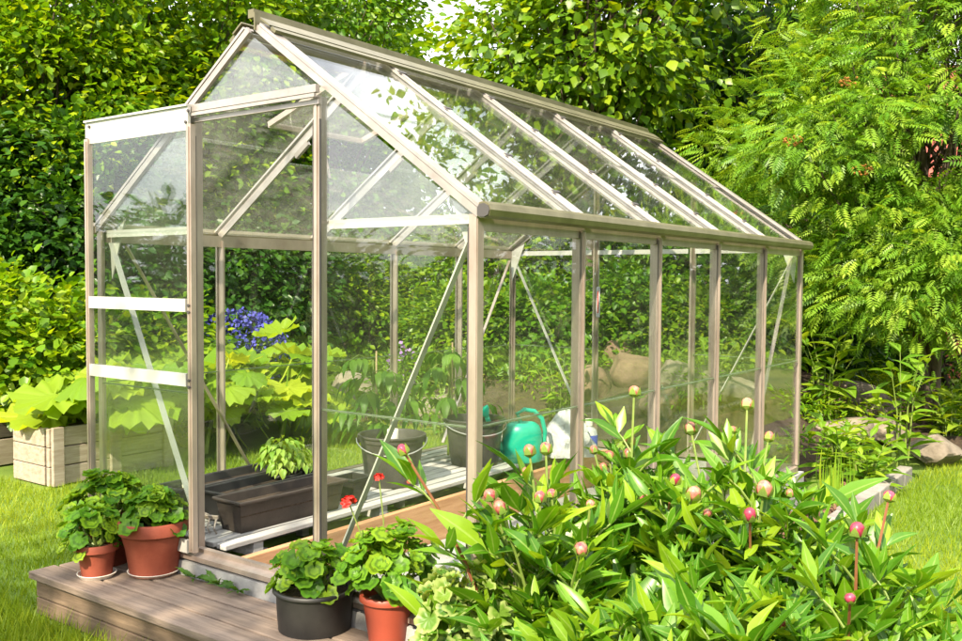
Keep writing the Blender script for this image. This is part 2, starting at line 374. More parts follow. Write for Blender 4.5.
# ground: one sheet to the horizon, gently uneven away from the house
n = 90; g = np.concatenate([-np.geomspace(260, 7, 22), np.linspace(-6, 12, 46), np.geomspace(13, 260, 22)])
X, Y = np.meshgrid(g, g, indexing='ij')
def ground_z(x, y):
    r = np.hypot(np.asarray(x, float)-.5, np.asarray(y, float)-1)
    return GZ + .03*np.sin(.9*x+.4)*np.cos(.7*y)*np.clip((r-2.2)/3, 0, 1) + .0*r
Z = ground_z(X, Y)
N0 = len(g); idx = np.arange(N0*N0).reshape(N0, N0)
F = np.stack([idx[:-1, :-1], idx[1:, :-1], idx[1:, 1:], idx[:-1, 1:]], -1).reshape(-1, 4)
structure(link('lawn', mesh_np('lawn', np.stack([X, Y, Z], -1), F, 'lawn', True)))
def sst(t): t = min(1, max(0, t)); return t*t*(3-2*t)
def mound(x, y):
    return .46*sst((y-4.1)/1.1)*sst((8.5-y)/.9)*sst((.9-x)/1.2)*sst((x+3.5)/.9)+.10*sst((y-5.4)/.8)*sst((8.4-y)/.8)*sst((2.2-x)/.6)*sst((x+.5)/.8)
def patch(name, pts, z, mat, amp=.012, res=.09):
    """a low mound of earth inside a polygon"""
    pts = np.array(pts); x0, y0 = pts.min(0); x1, y1 = pts.max(0)
    nx = max(3, int((x1-x0)/res)); ny = max(3, int((y1-y0)/res)); V = []; Fq = []
    xs = np.linspace(x0, x1, nx+1); ys = np.linspace(y0, y1, ny+1)
    for x in xs:
        for y in ys:
            e = min(x-x0, x1-x, y-y0, y1-y); V.append((x, y, z-.05*max(0, 1-e/.08)+random.uniform(-amp, amp)+mound(x, y)))
    for i in range(nx):
        for j in range(ny):
            a = i*(ny+1)+j; Fq.append((a, a+ny+1, a+ny+2, a+1))
    return structure(link(name, mesh_np(name, V, Fq, mat, True)))
patch('flower_bed', [(1.02, -.95), (2.75, 1.6)], GZ+.03, 'soil')
patch('mulch_bed', [(1.0, 1.62), (1.26, 4.35)], GZ+.035, 'mulch')
patch('rockery_bed', [(-3.4, 3.95), (.78, 8.4)], GZ+.05, 'soil', .03, .16)
patch('rockery_bed', [(.80, 5.6), (2.2, 8.2)], GZ+.05, 'soil', .03, .16)
patch('border_bed', [(-8.5, 5.6), (-3.5, 8.0)], GZ+.04, 'soil', .02, .2)
# wood chips on the mulch
cv = []; cf = []
for i in range(900):
    x = random.uniform(1.02, 1.25); y = random.uniform(1.7, 4.3); z = GZ+.045; s = random.uniform(.008, .022)
    a = random.uniform(0, 6.28); c_, s_ = math.cos(a)*s, math.sin(a)*s; t = random.uniform(-.006, .008); b = len(cv)
    cv += [(x-c_-s_*.4, y-s_+c_*.4, z-t), (x+c_-s_*.4, y+s_+c_*.4, z+t), (x+c_+s_*.4, y+s_-c_*.4, z+t+.004), (x-c_+s_*.4, y-s_-c_*.4, z-t+.004)]; cf.append((b, b+1, b+2, b+3))
tag(link('bark_chippings', mesh_np('bark_chippings', cv, cf, 'chip')), 'reddish bark chippings strewn over the strip bed', 'chippings', kind='stuff')

# ------------------------------------------------------------------ the greenhouse
W = .978; L = 3.1; HE = 1.252; HR = 1.940; BAY = L/5; DJ = .33
gh = thing('greenhouse', 'aluminium framed glass greenhouse with pitched roof and sliding front door', 'greenhouse')
T_PROF = [(-.019, .004), (.019, .004), (.019, -.006), (.007, -.006), (.007, -.034), (-.007, -.034), (-.007, -.006), (-.019, -.006)]
CORNER = [(-.024, -.024), (.006, -.024), (.006, -.012), (.024, -.012), (.024, .024), (-.024, .024)]
def bar(name, p0, p1, prof, xdir, mat='aluminium', parent=gh):
    return MB().extrude(prof, p0, p1, xdir).build(name, mat, parent)
def rect(a, b): return [(-a/2, -b/2), (a/2, -b/2), (a/2, b/2), (-a/2, b/2)]
def roofz(x): return HR-(HR-HE)*abs(x)/W
# base: concrete footing under a sill on all four sides
for p0, p1, xd in (((-W-.03, -.012, -.045), (W+.03, -.012, -.045), (0, 1, 0)), ((-W-.03, L+.012, -.045), (W+.03, L+.012, -.045), (0, 1, 0)),
                   ((W, .03, -.046), (W, L-.03, -.046), (1, 0, 0)), ((-W, .03, -.046), (-W, L-.03, -.046), (1, 0, 0))):
    bar('footing', (p0[0], p0[1], -.14), (p1[0], p1[1], -.14), [(-.035, -.115), (.035, -.115), (.035, .115), (-.035, .115)] if xd[0] == 0 else [(-.035, -.115), (.035, -.115), (.035, .115), (-.035, .115)], xd, 'concrete')
SILL = [(-.045, -.014), (.03, -.014), (.03, .012), (.012, .012), (.012, .026), (-.012, .026), (-.012, .012), (-.045, .004)]
for p0, p1, xd in (((-W-.02, 0, 0), (W+.02, 0, 0), (0, 1, 0)),):
    bar('sill', p0, p1, [(a, b) for a, b in SILL], xd)
bar('sill', (-W, L, 0), (W, L, 0), rect(.05, .03), (0, 1, 0))
for s in (-1, 1): bar('sill', (s*W, .04, 0), (s*W, L-.04, 0), rect(.045, .032), (1, 0, 0))
# corner posts
for sx in (-1, 1):
    for y, sy in ((0, -1), (L, 1)):
        MB().box((sx*(W-.002), y+sy*.002, HE/2+.01), (.028, .008, HE-.02)).box((sx*(W+.011), y-sy*.012, HE/2+.01), (.008, .030, HE-.02)).box((sx*(W+.004), y-sy*.012, HE/2+.01), (.014, .012, HE-.022)).build('corner_post', 'aluminium', gh)
# wall glazing bars
for sx in (-1, 1):
    for k in range(1, 5):
        y = k*BAY; MB().box((sx*(W+.014), y, HE/2), (.010, .024, HE-.04)).box((sx*(W-.009), y, HE/2), (.036, .010, HE-.04)).box((sx*(W+.021), y, HE/2), (.004, .008, HE-.05)).build('glazing_bar', 'aluminium', gh)
# front and rear gable bars
for x in (-.335, DJ):
    zt = roofz(x)-.03
    MB().box((x, -.012, zt/2), (.027, .010, zt-.02)).box((x, .010, zt/2), (.012, .034, zt-.02)).box((x, -.019, zt/2), (.010, .004, zt-.06)).build('door_jamb', 'aluminium', gh)
    MB().box((x, L+.010, zt/2), (.038, .010, zt-.02)).box((x, L-.012, zt/2), (.012, .034, zt-.02)).build('glazing_bar', 'aluminium', gh)
for x, y, z in ((-.335+.0155, -.014, 1.60), (DJ+.0155, -.014, 1.60), (DJ-.0155, -.014, 1.60), (W-.018, -.004, HE-.03)):
    MB().box((x, y, z/2), (.004, .008, z-.02)).build('rubber_seal', 'clip_steel', gh)
for k in range(1, 5):
    for d in (-1, 1): MB().box((W+.013, k*BAY+d*.014, HE/2), (.006, .004, HE-.06)).build('rubber_seal', 'seal_grey', gh)
# eaves plates along the sides (inside), gutter outside
for sx in (-1, 1):
    MB().box((sx*(W-.004), L/2, HE-.022), (.022, L-.05, .052)).build('eaves_plate', 'aluminium', gh)
    gp_ = [(.0, .010), (.010, .017), (.028, .018), (.044, .011), (.049, -.006), (.043, -.023), (.026, -.032), (.008, -.029), (0, -.016)]
    a_, b_ = ((-.012, L+.012) if sx > 0 else (L+.012, -.012))
    bar('gutter', (sx*(W+.018), a_, HE+.004), (sx*(W+.018), b_, HE+.004), gp_, (sx, 0, 0), 'olive_reflect_aluminium')
    e0, e1 = ((-.017, -.0125) if sx > 0 else (-.0125, -.017))
    bar('gutter_end', (sx*(W+.018), e0, HE+.004), (sx*(W+.018), e1, HE+.004), [(a*.9+.003, b*.8) for a, b in gp_], (sx, 0, 0), 'clip_steel')
# gable end rafters (wide flat section) and roof glazing bars
slope = math.atan2(HR-HE, W); SN = Vector((math.sin(slope), 0, math.cos(slope)))
def rp(s, t, y, h=0.0):
    """point on the roof, side s, t from eave 0 to ridge 1"""
    return Vector((s*(W*(1-t)), y, HE+(HR-HE)*t))+Vector((s*SN.x, 0, SN.z))*h
for s in (-1, 1):
    for y, d in ((-.004, -1), (L+.004, 1)):
        MB().extrude(rect(.012, .024), rp(s, -.015, y, .013), rp(s, .985, y, .013), (0, 1, 0)).extrude(rect(.046, .010), rp(s, -.035, y-d*.014, .032), rp(s, .975, y-d*.014, .032), (0, 1, 0)).build('gable_rafter', 'pale_aluminium', gh)
    for k in range(1, 5):
        MB().extrude(rect(.034, .008), rp(s, -.04, k*BAY, .030), rp(s, .955, k*BAY, .030), (0, 1, 0)).extrude(rect(.010, .04), rp(s, .0, k*BAY, .006), rp(s, .985, k*BAY, .006), (0, 1, 0)).extrude(rect(.012, .005), rp(s, -.04, k*BAY, .0375), rp(s, .95, k*BAY, .0375), (0, 1, 0)).build('roof_bar', 'roof_aluminium', gh)
        for t in (.12, .33, .62, .86):
            r = MB().extrude(rect(.046, .003), rp(s, t, k*BAY, .0425), rp(s, t+.012, k*BAY, .0425), (0, 1, 0)).build('glazing_clip', 'clip_steel', gh)
# ridge: a capping with an upstand and two flanges
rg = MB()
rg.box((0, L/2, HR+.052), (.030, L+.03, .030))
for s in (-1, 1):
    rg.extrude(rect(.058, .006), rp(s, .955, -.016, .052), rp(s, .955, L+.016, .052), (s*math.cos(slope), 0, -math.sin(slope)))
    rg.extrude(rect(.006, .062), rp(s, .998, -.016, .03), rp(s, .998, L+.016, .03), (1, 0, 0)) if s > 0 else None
rg.build('ridge_cap', 'olive_reflect_aluminium', gh)
for s in (-1, 1): MB().extrude(rect(.028, .012), rp(s, .915, -.010, .047), rp(s, .915, L+.010, .047), (s*math.cos(slope), 0, -math.sin(slope))).build('ridge_flange', 'olive_reflect_aluminium', gh)
# ties and braces of the gables
for y, d in ((.02, 1), (L-.02, -1)):
    for s in (-1, 1):
        MB().box((s*(W+DJ)/2, y, HE-.012), (W-DJ-.05, .008, .030)).build('gable_tie', 'white_plate', gh)
        MB().extrude(rect(.024, .006), (s*(W-.03), y+d*.014, HE-.05), (s*(DJ+.02), y+d*.014, .04), (0, 1, 0)).build('brace', 'white_plate', gh)
        tri = [(W-.005, HE-.005), (W-.12, HE+.085-.03), (W-.02, HE-.20)]
        MB().add([(s*a, y+d*q, b) for q in (.022, .027) for a, b in tri], [(0, 1, 2), (5, 4, 3), (0, 3, 4, 1), (1, 4, 5, 2), (2, 5, 3, 0)]).build('corner_gusset', 'white_plate', gh)
MB().box((0, L-.02, HE-.012), (2*DJ-.04, .008, .028)).build('gable_tie', 'white_plate', gh)
for s, y0, y1 in ((-1, .10, .82), (-1, L-.1, L-.82), (1, L-.06, L-.70)):
    MB().extrude(rect(.020, .006), (s*(W-.035), y0, HE-.06), (s*(W-.035), y1, .05), (1, 0, 0)).build('brace', 'aluminium', gh)
# roof cross ties high on the left slope
for k in (1, 2, 3, 4):
    MB().extrude(rect(.016, .022), rp(-1, .52, k*BAY, -.022), rp(-1, .60, k*BAY, -.022), (0, 1, 0)).build('bracket', 'pale_aluminium', gh)
# panes: every sheet of glass its own piece, 4 mm thick
def pane_poly(pts, nrm, mat='wall_glass', parent=gh, th=.004):
    nn = V3(nrm).normalized()*th/2; k = len(pts); P = [V3(p) for p in pts]
    V = [p-nn for p in P]+[p+nn for p in P]
    return MB().add(V, [tuple(range(k))[::-1], tuple(range(k, 2*k))]+[(i, (i+1) % k, k+(i+1) % k, k+i) for i in range(k)]).build('pane', mat, parent)
LAP = .615
for sx in (-1, 1):
    for k in range(5):
        y0 = k*BAY+.010+(.02 if k == 0 else 0); y1 = (k+1)*BAY-.010-(.02 if k == 4 else 0)
        for z0, z1, dx in ((.02, LAP+.008, .004), (LAP-.008, HE-.04, .009)):
            x = sx*(W+dx-.006); j = random.uniform(-.0012, .0012)
            pane_poly([(x, y0, z0), (x, y1, z0), (x+j, y1, z1), (x+j, y0, z1)], (sx, 0, 0))
        # horizontal lap strip between the sheets
        MB().box((sx*(W+.003), (y0+y1)/2, LAP), (.010, y1-y0-.01, .004)).build('lap_strip', 'glass_edge', gh)
for s in (-1, 1):
    for k in range(5):
        y0 = k*BAY+.012; y1 = (k+1)*BAY-.012
        if s == -1 and k == 1: rows = ((0.0, .45, .016),)                      # the vent takes the upper sheet
        else: rows = ((0.0, .51, .016), (.49, .97, .022))
        for t0, t1, h in rows:
            pane_poly([rp(s, t0, y0, h), rp(s, t0, y1, h), rp(s, t1, y1, h), rp(s, t1, y0, h)], (s*SN.x, 0, SN.z), 'roof_glass' if s > 0 else 'dirty_glass')
# gable glass: side bays in two sheets with a triangle, top triangle over the door
for y, hd in ((.0, 1), (L, 0)):
    for s in (-1, 1):
        x0, x1 = s*(DJ+.012), s*(W-.022)
        pane_poly([(x0, y, .02), (x1, y, .02), (x1, y, LAP+.006), (x0, y, LAP+.006)], (0, 1, 0))
        pane_poly([(x0, y-.006, LAP-.006), (x1, y-.006, LAP-.006), (x1, y-.006, HE-.01), (x0, y-.006, HE-.01)], (0, 1, 0))
        pane_poly([(x0, y, HE), (x1, y, HE), (x1, y, roofz(x1)-.01), (x0, y, roofz(x0)-.02)], (0, 1, 0), 'gable_glass')
        MB().box(((x0+x1)/2, y-.003, LAP), (abs(x1-x0), .010, .004)).build('lap_strip', 'glass_edge', gh)
    if hd:
        pane_poly([(-DJ+.01, y, 1.69), (DJ-.01, y, 1.69), (DJ-.01, y, roofz(DJ)-.02), (0, y, HR-.03), (-DJ+.01, y, roofz(DJ)-.02)], (0, 1, 0), 'gable_glass')
    else:
        pane_poly([(-DJ+.01, y, .02), (DJ-.01, y, .02), (DJ-.01, y, HE-.01), (-DJ+.01, y, HE-.01)], (0, 1, 0))
        pane_poly([(-DJ+.01, y, HE), (DJ-.01, y, HE), (DJ-.01, y, roofz(DJ)-.02), (0, y, HR-.03), (-DJ+.01, y, roofz(DJ)-.02)], (0, 1, 0))
# roof vent on the left slope
vent = MB()
vy0, vy1 = BAY+.01, 2*BAY-.01
va = R_(16)
def vp(t, y, h=0.0):
    d = (1-t)*.62; p = rp(-1, .97, y, .04); dr = Vector((-math.cos(slope-va), 0, -math.sin(slope-va))); nn = Vector((-math.sin(slope-va), 0, math.cos(slope-va)))
    return p+dr*d+nn*h
for a, b in (((0, vy0), (1, vy0)), ((0, vy1), (1, vy1)), ((0, vy0), (0, vy1)), ((1, vy0), (1, vy1))):
    vent.extrude(rect(.024, .024), vp(*a), vp(*b), (0, 1, 0) if a[0] != b[0] else (1, 0, 0))
vo = vent.build('roof_vent', 'aluminium', gh)
pane_poly([vp(0, vy0+.01), vp(0, vy1-.01), vp(1, vy1-.01), vp(1, vy0+.01)], (-.5, 0, .8), 'dirty_glass', vo)
MB().extrude(rect(.014, .005), vp(.02, (vy0+vy1)/2, -.01), rp(-1, .42, (vy0+vy1)/2, -.01), (0, 1, 0)).build('vent_stay', 'aluminium', vo)
# header rail and sliding door, pushed to the left
hd = MB(); hd.box((.02, -.030, 1.688), (2*DJ+.0, .018, .026)).box((.02, -.042, 1.664), (2*DJ+.0, .010, .012)).box((0, -.018, 1.646), (2*DJ+.04, .016, .016))
hd.build('header_rail', 'pale_aluminium', gh)
door = MB().box((-.305-.340, -.050, 1.650), (.68, .012, .088)).box((-.305-.340, -.050, 1.697), (.68, .030, .008)).build('door', 'white_plate', gh)
DX0, DX1 = -.982, -.280
for x in (DX0+.015, DX1-.010): MB().box((x, -.055, .825), (.026, .022, 1.60)).box((x, -.068, .825), (.008, .004, 1.58)).build('stile', 'aluminium', door)
for z, h in ((.045, .05), (.675, .048), (.955, .048)): MB().box(((DX0+DX1)/2, -.064, z), (DX1-DX0-.06, .012, h)).build('rail', 'white_plate', door)
zz = [.07, .651, .699, .931, .979, 1.606]
for i in (0, 2, 4): pane_poly([(DX0+.033, -.054, zz[i]), (DX1-.028, -.054, zz[i]), (DX1-.028, -.054, zz[i+1]), (DX0+.033, -.054, zz[i+1])], (0, 1, 0), 'wall_glass', door)
for x, z in ((DX0+.03, 1.675), (DX0+.012, 1.625), (DX1-.02, 1.675), (DX1-.035, 1.635), (DX1-.01, .955), (DX1-.01, .93), (DX1-.01, .675), (DX1-.01, .65)):
    MB().extrude([(.006*math.cos(a), .006*math.sin(a)) for a in np.linspace(0, 5.5, 8)], (x, -.0625 if z > 1.5 else -.074, z), (x, -.056 if z > 1.5 else -.066, z), (1, 0, 0)).build('screw', 'clip_steel', door)

# ------------------------------------------------------------------ inside: staging, path
bn = thing('slatted_bench', 'low bench of grey weathered slats along the glass wall behind the planters', 'bench', (0, 0, 0))
bx0, bx1 = -.93, -.27; ns = 9
for i in range(ns):
    x = bx0+.03+(bx1-bx0-.06)*i/(ns-1); MB().box((x, .10+(L-.2)/2, .010), (.056, L-.16, .020)).build('slat', 'bench_wood', bn, bevel=.003)
for y in (.25, 1.0, 1.75, 2.5, 2.95):
    MB().box(((bx0+bx1)/2, y, -.030), (bx1-bx0-.02, .05, .055)).build('bearer', 'bench_wood', bn)
    for x in (bx0+.05, bx1-.06): MB().box((x, y+.05, -.15), (.045, .045, .20)).build('leg', 'bench_wood', bn)
ob = thing('orange_edging_board', 'orange-brown timber board on edge between path and slatted bench', 'board')
MB().box((-.195, L/2, -.13), (.034, L-.16, .23)).build('board', 'orange_wood', ob, bevel=.003)
for y in (.4, 1.5, 2.6): MB().box((-.230, y, -.15), (.034, .05, .18)).build('peg', 'orange_wood', ob)
structure(MB().box((.12, L/2, -.225), (.58, L-.1, .03)).build('path', 'concrete'))
structure(MB().box((.70, L/2, -.19), (.50, L-.1, .10)).build('soil_bed', 'soil'))

# ------------------------------------------------------------------ deck in front
dk = thing('wooden_deck', 'grey weathered timber deck step across the greenhouse front', 'deck')
dx0, dx1 = -.86, 1.28
for i, (y0, y1) in enumerate(((-.385, -.279), (-.269, -.166), (-.156, -.053))):
    MB().box(((dx0+dx1)/2+random.uniform(-.008, .008), (y0+y1)/2, DZ-.014), (dx1-dx0, y1-y0, .028)).build('plank', 'deck_wood', dk, bevel=.004)
for z, h in ((-.137, .066), (-.207, .064)): MB().box(((dx0+dx1)/2, -.350, z-.002), (dx1-dx0-.03, .03, h)).build('fascia_board', 'deck_side', dk, bevel=.003)
for x in (dx0+.025, dx1-.025): MB().box((x, -.17, -.172), (.03, .325, .13)).build('end_board', 'deck_side', dk, bevel=.003)
for x in (-.3, .3, .8): MB().box((x, -.17, -.18), (.045, .32, .145)).build('joist', 'deck_side', dk)

# ------------------------------------------------------------------ pots and buckets
def pot_profile(rb, rt, h, rim=.02, rimw=.008, wall=.006):
    return [(0, 0), (rb, 0), (rb+(rt-rb)*.5, h*.5), (rt-rimw*.4, h-rim), (rt+rimw*.3, h-rim), (rt+rimw, h-rim*.9), (rt+rimw, h-.003), (rt+rimw-.003, h), (rt-wall+.002, h), (rt-wall, h-.004), (rt-wall-.004, h-.03), (0.0001, h-.03)]
def pot_parts(root, rb, rt, h, mat, rim=.025, soil=True, rings=0):
    pr = pot_profile(rb, rt, h, rim)
    o = MB().lathe(pr[:-1], 40).build('pot', mat, root, smooth=True)
    if soil:
        prof = [(0.0001, h-.022), (rt*.5, h-.018), (rt-.004, h-.028)]
        MB().lathe(prof, 28).build('soil', 'soil', root, smooth=True)
    return o
def petiole_disc(name, mat, plen=.75, **k):
    me = disc_mesh(name, mat, **k)
    import bmesh
    bm = bmesh.new(); bm.from_mesh(me); lay = bm.verts.layers.float.get('rad')
    pts = [Vector((0, .02, 0)), Vector((0, -.06, -plen*.5)), Vector((0, -.22, -plen))]; prev = None
    for p in pts:
        ring = [bm.verts.new(p+Vector((.022*math.cos(a), .022*math.sin(a), 0))) for a in (0, 2.1, 4.2)]
        if prev:
            for i in range(3): bm.faces.new((prev[i], prev[(i+1) % 3], ring[(i+1) % 3], ring[i]))
        prev = ring
    bm.to_mesh(me); bm.free(); return me
GER = [petiole_disc('geranium_leaf', 'leaf_geranium', rim=21, rings=3, lobes=6, lobe=.07, scallop=.035, cup=c, notch=.5, ruffle=.05) for c in (.25, .55, -.1)]
GPALE = [petiole_disc('geranium_leaf', 'leaf_pale_edge', rim=21, rings=3, lobes=6, lobe=.07, scallop=.04, cup=c, notch=.5, ruffle=.08) for c in (.3, .6, 0)]
def dome_leaves(root, meshes, c, rx, rz, nleaf, size, name='leaf', up=.6, lo=-.15, stems=7, stemmat='stalk_green', base=None):
    c = V3(c)
    for i in range(nleaf):
        a = i*2.39996+random.uniform(-.3, .3); q = random.random(); z = lo+(1-lo)*q
        rr = math.sqrt(max(0.05, 1-max(z, 0)**2))*random.uniform(.62, 1.06) if random.random() < .8 else random.uniform(.1, .7)
        d = Vector((math.cos(a)*rr, math.sin(a)*rr, z*random.uniform(.8, 1.08)))
        p = c+Vector((d.x*rx, d.y*rx, d.z*rz))
        nrm = (Vector((d.x*.9, d.y*.9, up+.5*max(z, 0)))+Vector((random.uniform(-.4, .4), random.uniform(-.4, .4), random.uniform(-.2, .3)))).normalized()
        h = Vector((math.cos(a+random.uniform(-.8, .8)), math.sin(a+random.uniform(-.8, .8)), -.35)); h = h-nrm*h.dot(nrm)
        link(name, random.choice(meshes), root, lmat(p, h, nrm, size*random.uniform(.55, 1.15)))
    b = V3(base) if base is not None else c+Vector((0, 0, -rz*.6))
    for i in range(stems):
        a = i*2.4; e = c+Vector((math.cos(a)*rx*.55, math.sin(a)*rx*.55, rz*random.uniform(.1, .6)))
        mid = (b+e)/2+Vector((math.cos(a)*.02, math.sin(a)*.02, -.01))
        MB().tube([b+Vector((math.cos(a)*.012, math.sin(a)*.012, 0)), mid, e], [.006, .005, .003], 6).build('stem', stemmat, root, smooth=True)
def red_umbel(root, p0, p1, r=.02, n=9, mat='petal_red'):
    st = MB().tube([p0, (V3(p0)+V3(p1))/2+Vector((.01, 0, .01)), p1], [.0028, .0025, .0022], 5).build('flower_stalk', 'stalk_green', root, smooth=True)
    m_ = MB()
    for i in range(n):
        d = Vector(unit(1)[0].tolist()); d.z = abs(d.z)*.8; c = V3(p1)+d*r*.8
        X = d.orthogonal().normalized(); Y = d.cross(X)
        for k in range(5):
            a = k*1.2566+i; e = X*math.cos(a)+Y*math.sin(a); s_ = X*math.cos(a+1.57)+Y*math.sin(a+1.57)
            m_.add([c, c+e*r*.35+s_*r*.24, c+e*r*.62+d*.003, c+e*r*.35-s_*r*.24], [(0, 1, 2, 3)])
    m_.build('flower_head', mat, root)
def saucer(label, loc, r):
    o = MB().lathe([(0, 0), (r*.82, 0), (r, .016), (r-.004, .017), (r*.80, .005), (0.0001, .005)], 36).build('saucer', 'saucer_white', smooth=True, loc=loc)
    return tag(o, label, 'saucer')
# left group on the deck: large, small and a hidden middle pot
pB = onz(152, 571, DZ); pB = np.array([pB[0], -.165, DZ])
pB = np.array([-.425, -.185, DZ])
def pix_pot(px, py, z, y=None):
    return onz(px, py, z)
P_BIG = pix_pot(154, 573, DZ); P_SML = pix_pot(97, 576, DZ)
saucer('wide pale saucer under the large terracotta pot', P_BIG, .098)
t = thing('potted_geranium', 'bushy leafy geranium in the largest terracotta pot on the deck', 'potted plant', P_BIG+np.array([0, 0, .0055]))
pot_parts(t, .088, .122, .205, 'terracotta', .05)
dome_leaves(t, GER, (0, 0, .20), .115, .13, 80, .075, base=(0, 0, .18))
saucer('small pale saucer under the small terracotta pot', P_SML, .072)
t = thing('potted_geranium', 'trailing geranium leaning out of the small terracotta pot', 'potted plant', P_SML+np.array([0, 0, .0055]))
pot_parts(t, .054, .072, .125, 'terracotta', .03)
dome_leaves(t, GER, (-.03, 0, .155), .12, .125, 60, .068, lo=-.5, base=(0, 0, .11))
P_MID = P_SML+np.array([-.02, .235, 0]); P_MID[2] = DZ
P_MID[1] = min(P_MID[1], -.13); P_MID[0] = -.73
t = thing('potted_geranium', 'dense dark green geranium in the terracotta pot tucked behind two others', 'potted plant', P_MID)
pot_parts(t, .075, .105, .18, 'terracotta', .04)
dome_leaves(t, GER, (-.01, .0, .20), .15, .17, 100, .072, base=(0, 0, .16))
# right group
P_BLK = onz(315, 626, DZ)
t = thing('potted_geranium', 'green geranium in a wide low black plastic pot on the deck', 'potted plant', P_BLK)
pot_parts(t, .118, .128, .135, 'black_plastic', .012)
dome_leaves(t, GER, (-.01, -.01, .15), .125, .13, 62, .072, lo=-.1, base=(0, 0, .11))
P_RED = onz(388, 592, DZ+.15); P_RED[2] = DZ
t = thing('potted_geranium', 'geranium with red flower heads in a red-brown plastic pot', 'potted plant', P_RED)
pot_parts(t, .060, .082, .15, 'red_plastic', .022)
dome_leaves(t, GER, (0.0, 0, .20), .165, .16, 120, .070, lo=-.15, base=(0, 0, .13))
b0 = V3(P_RED)
for (px, py, dd) in ((349, 503, .0), (379, 478, .02)):
    q = V3(at(px, py, math.hypot(P_RED[0]-CAM[0], P_RED[1]-CAM[1])+dd))-b0
    red_umbel(t, Vector((q.x*.5, q.y*.5, .22)), q, .025 if py > 490 else .017, 16 if py > 490 else 9)
P_PAL = onz(462, 632, DZ+.14); P_PAL[2] = DZ
t = thing('potted_geranium', 'pale-edged variegated geranium in a dark pot beside the peonies', 'potted plant', P_PAL)
pot_parts(t, .065, .09, .14, 'black_plastic', .02)
dome_leaves(t, GPALE, (0.01, 0, .17), .145, .15, 105, .068, lo=-.35, base=(0, 0, .12))
# dandelions along the footing
DAN = []
for kk in range(2):
    V, F = blade(8, .26, .1, .35, .6, .0); V = V.copy()
    for i in range(0, 9):
        sgn = .45 if i % 2 else 1.0; V[3*i, 0] *= sgn; V[3*i+2, 0] *= sgn
    DAN.append(mesh_np('dandelion_leaf', V, F, 'leaf_dandelion', True))
for i, (x, lab) in enumerate(((-.27, 'dandelion rosette growing under the greenhouse door jamb'), (-.13, 'flat jagged dandelion sprouting beside the footing in the deck gap'), (-.02, 'small dandelion rosette between the footing and the black pot'))):
    t = thing('dandelion', lab, 'weed', (x, -.062, DZ+.002), 'dandelions along the footing')
    for k in range(12):
        a = R_(195+150*k/11)+random.uniform(-.2, .2); link('leaf', random.choice(DAN), t, lmat((0, 0, .004), (math.cos(a), math.sin(a)*.55, random.uniform(.25, .9)), (0, -.5, 1), random.uniform(.05, .10)))

# ------------------------------------------------------------------ things on the bench
BZ = .0205
def bucket(label, loc, rb, rt, h, rz, hang):
    t = thing('bucket', label, 'bucket', loc, None, rz)
    MB().lathe([(0, 0), (rb, 0), (rb+.004, .01), (rt-.004, h-.035), (rt+.002, h-.034), (rt+.002, h-.012), (rt+.010, h-.010), (rt+.012, h-.004), (rt+.010, h), (rt-.001, h), (rt-.004, h-.01), (rb, .012), (0.0001, .012)], 48).build('tub', 'bucket_plastic', t, smooth=True)
    for s in (-1, 1): MB().box((s*(rt+.006), 0, h-.028), (.014, .035, .034)).build('lug', 'bucket_plastic', t, bevel=.003)
    pts = []
    for k in range(17):
        a = math.pi*k/16; x = math.cos(a)*(rt+.016); d = math.sin(a)*rt*1.05
        pts.append((x, -math.sin(hang)*d-.012*math.sin(a), h-.022-math.cos(hang)*d*.72))
    MB().tube(pts, .0032, 6).build('handle', 'wire', t, smooth=True)
    MB().lathe([(0.0001, h*.45), (rt*.90, h*.45)], 32).build('soil', 'soil', t)
    return t
pb1 = onz(386, 488, BZ)+np.array([-.05, .10, 0]); pb1[2] = BZ
pb2 = onz(471, 467, BZ)+np.array([-.05, .10, 0]); pb2[2] = BZ
t = bucket('dark grey plastic bucket with drooping wire handle beside the orange-lidded jar', (pb1[0], pb1[1], BZ), .130, .163, .255, YAW+.1, 1.0)
t['label'] = 'dark grey plastic bucket with a red sticker and a drooping wire handle'
MB().extrude([(.02*math.cos(a), .024*math.sin(a)) for a in np.linspace(0, 5.8, 14)], (.085, -.1155, .045), (.085, -.112, .045), (1, 0, 0)).build('sticker', 'red_plastic', t)
bucket('dark grey plastic bucket standing next to the green watering can', (pb2[0], pb2[1], BZ), .130, .165, .26, YAW+.35, 1.1)
jar = thing('small_jar', 'small pale jar with orange base perched in the bucket rim', 'jar', (pb1[0]-.02, pb1[1]+.03, BZ+.118))
MB().lathe([(0, 0), (.026, 0), (.028, .01), (.028, .10)], 20).build('jar_body', 'orange_wood', jar, smooth=True); MB().lathe([(.030, .101), (.030, .150), (.026, .155), (0.0001, .155)], 20).build('jar_lid', 'saucer_white', jar, smooth=True)
# watering can
pc = onz(520, 464, BZ)+np.array([-.04, .08, 0])
wc = thing('watering_can', 'bright green plastic watering can with a looped handle on the bench', 'watering can', (pc[0], pc[1], BZ), None, YAW+.15)
MB().lathe([(0, 0), (.108, 0), (.118, .012), (.120, .10), (.112, .17), (.100, .205), (.078, .222), (.072, .224), (.068, .218), (0.0001, .19)], 40, sy=.72).build('body', 'can_green', wc, smooth=True)
MB().tube([(-.01, 0, .225), (-.03, 0, .275), (.01, 0, .298), (.07, 0, .288), (.115, 0, .245), (.135, 0, .17), (.125, 0, .09), (.108, 0, .05)], [.014, .013, .013, .013, .013, .013, .013, .014], 10).build('handle', 'can_green', wc, smooth=True)
MB().tube([(-.10, 0, .06), (-.15, 0, .12), (-.185, 0, .20), (-.21, 0, .27)], [.024, .019, .015, .013], 10).build('spout', 'can_green', wc, smooth=True)
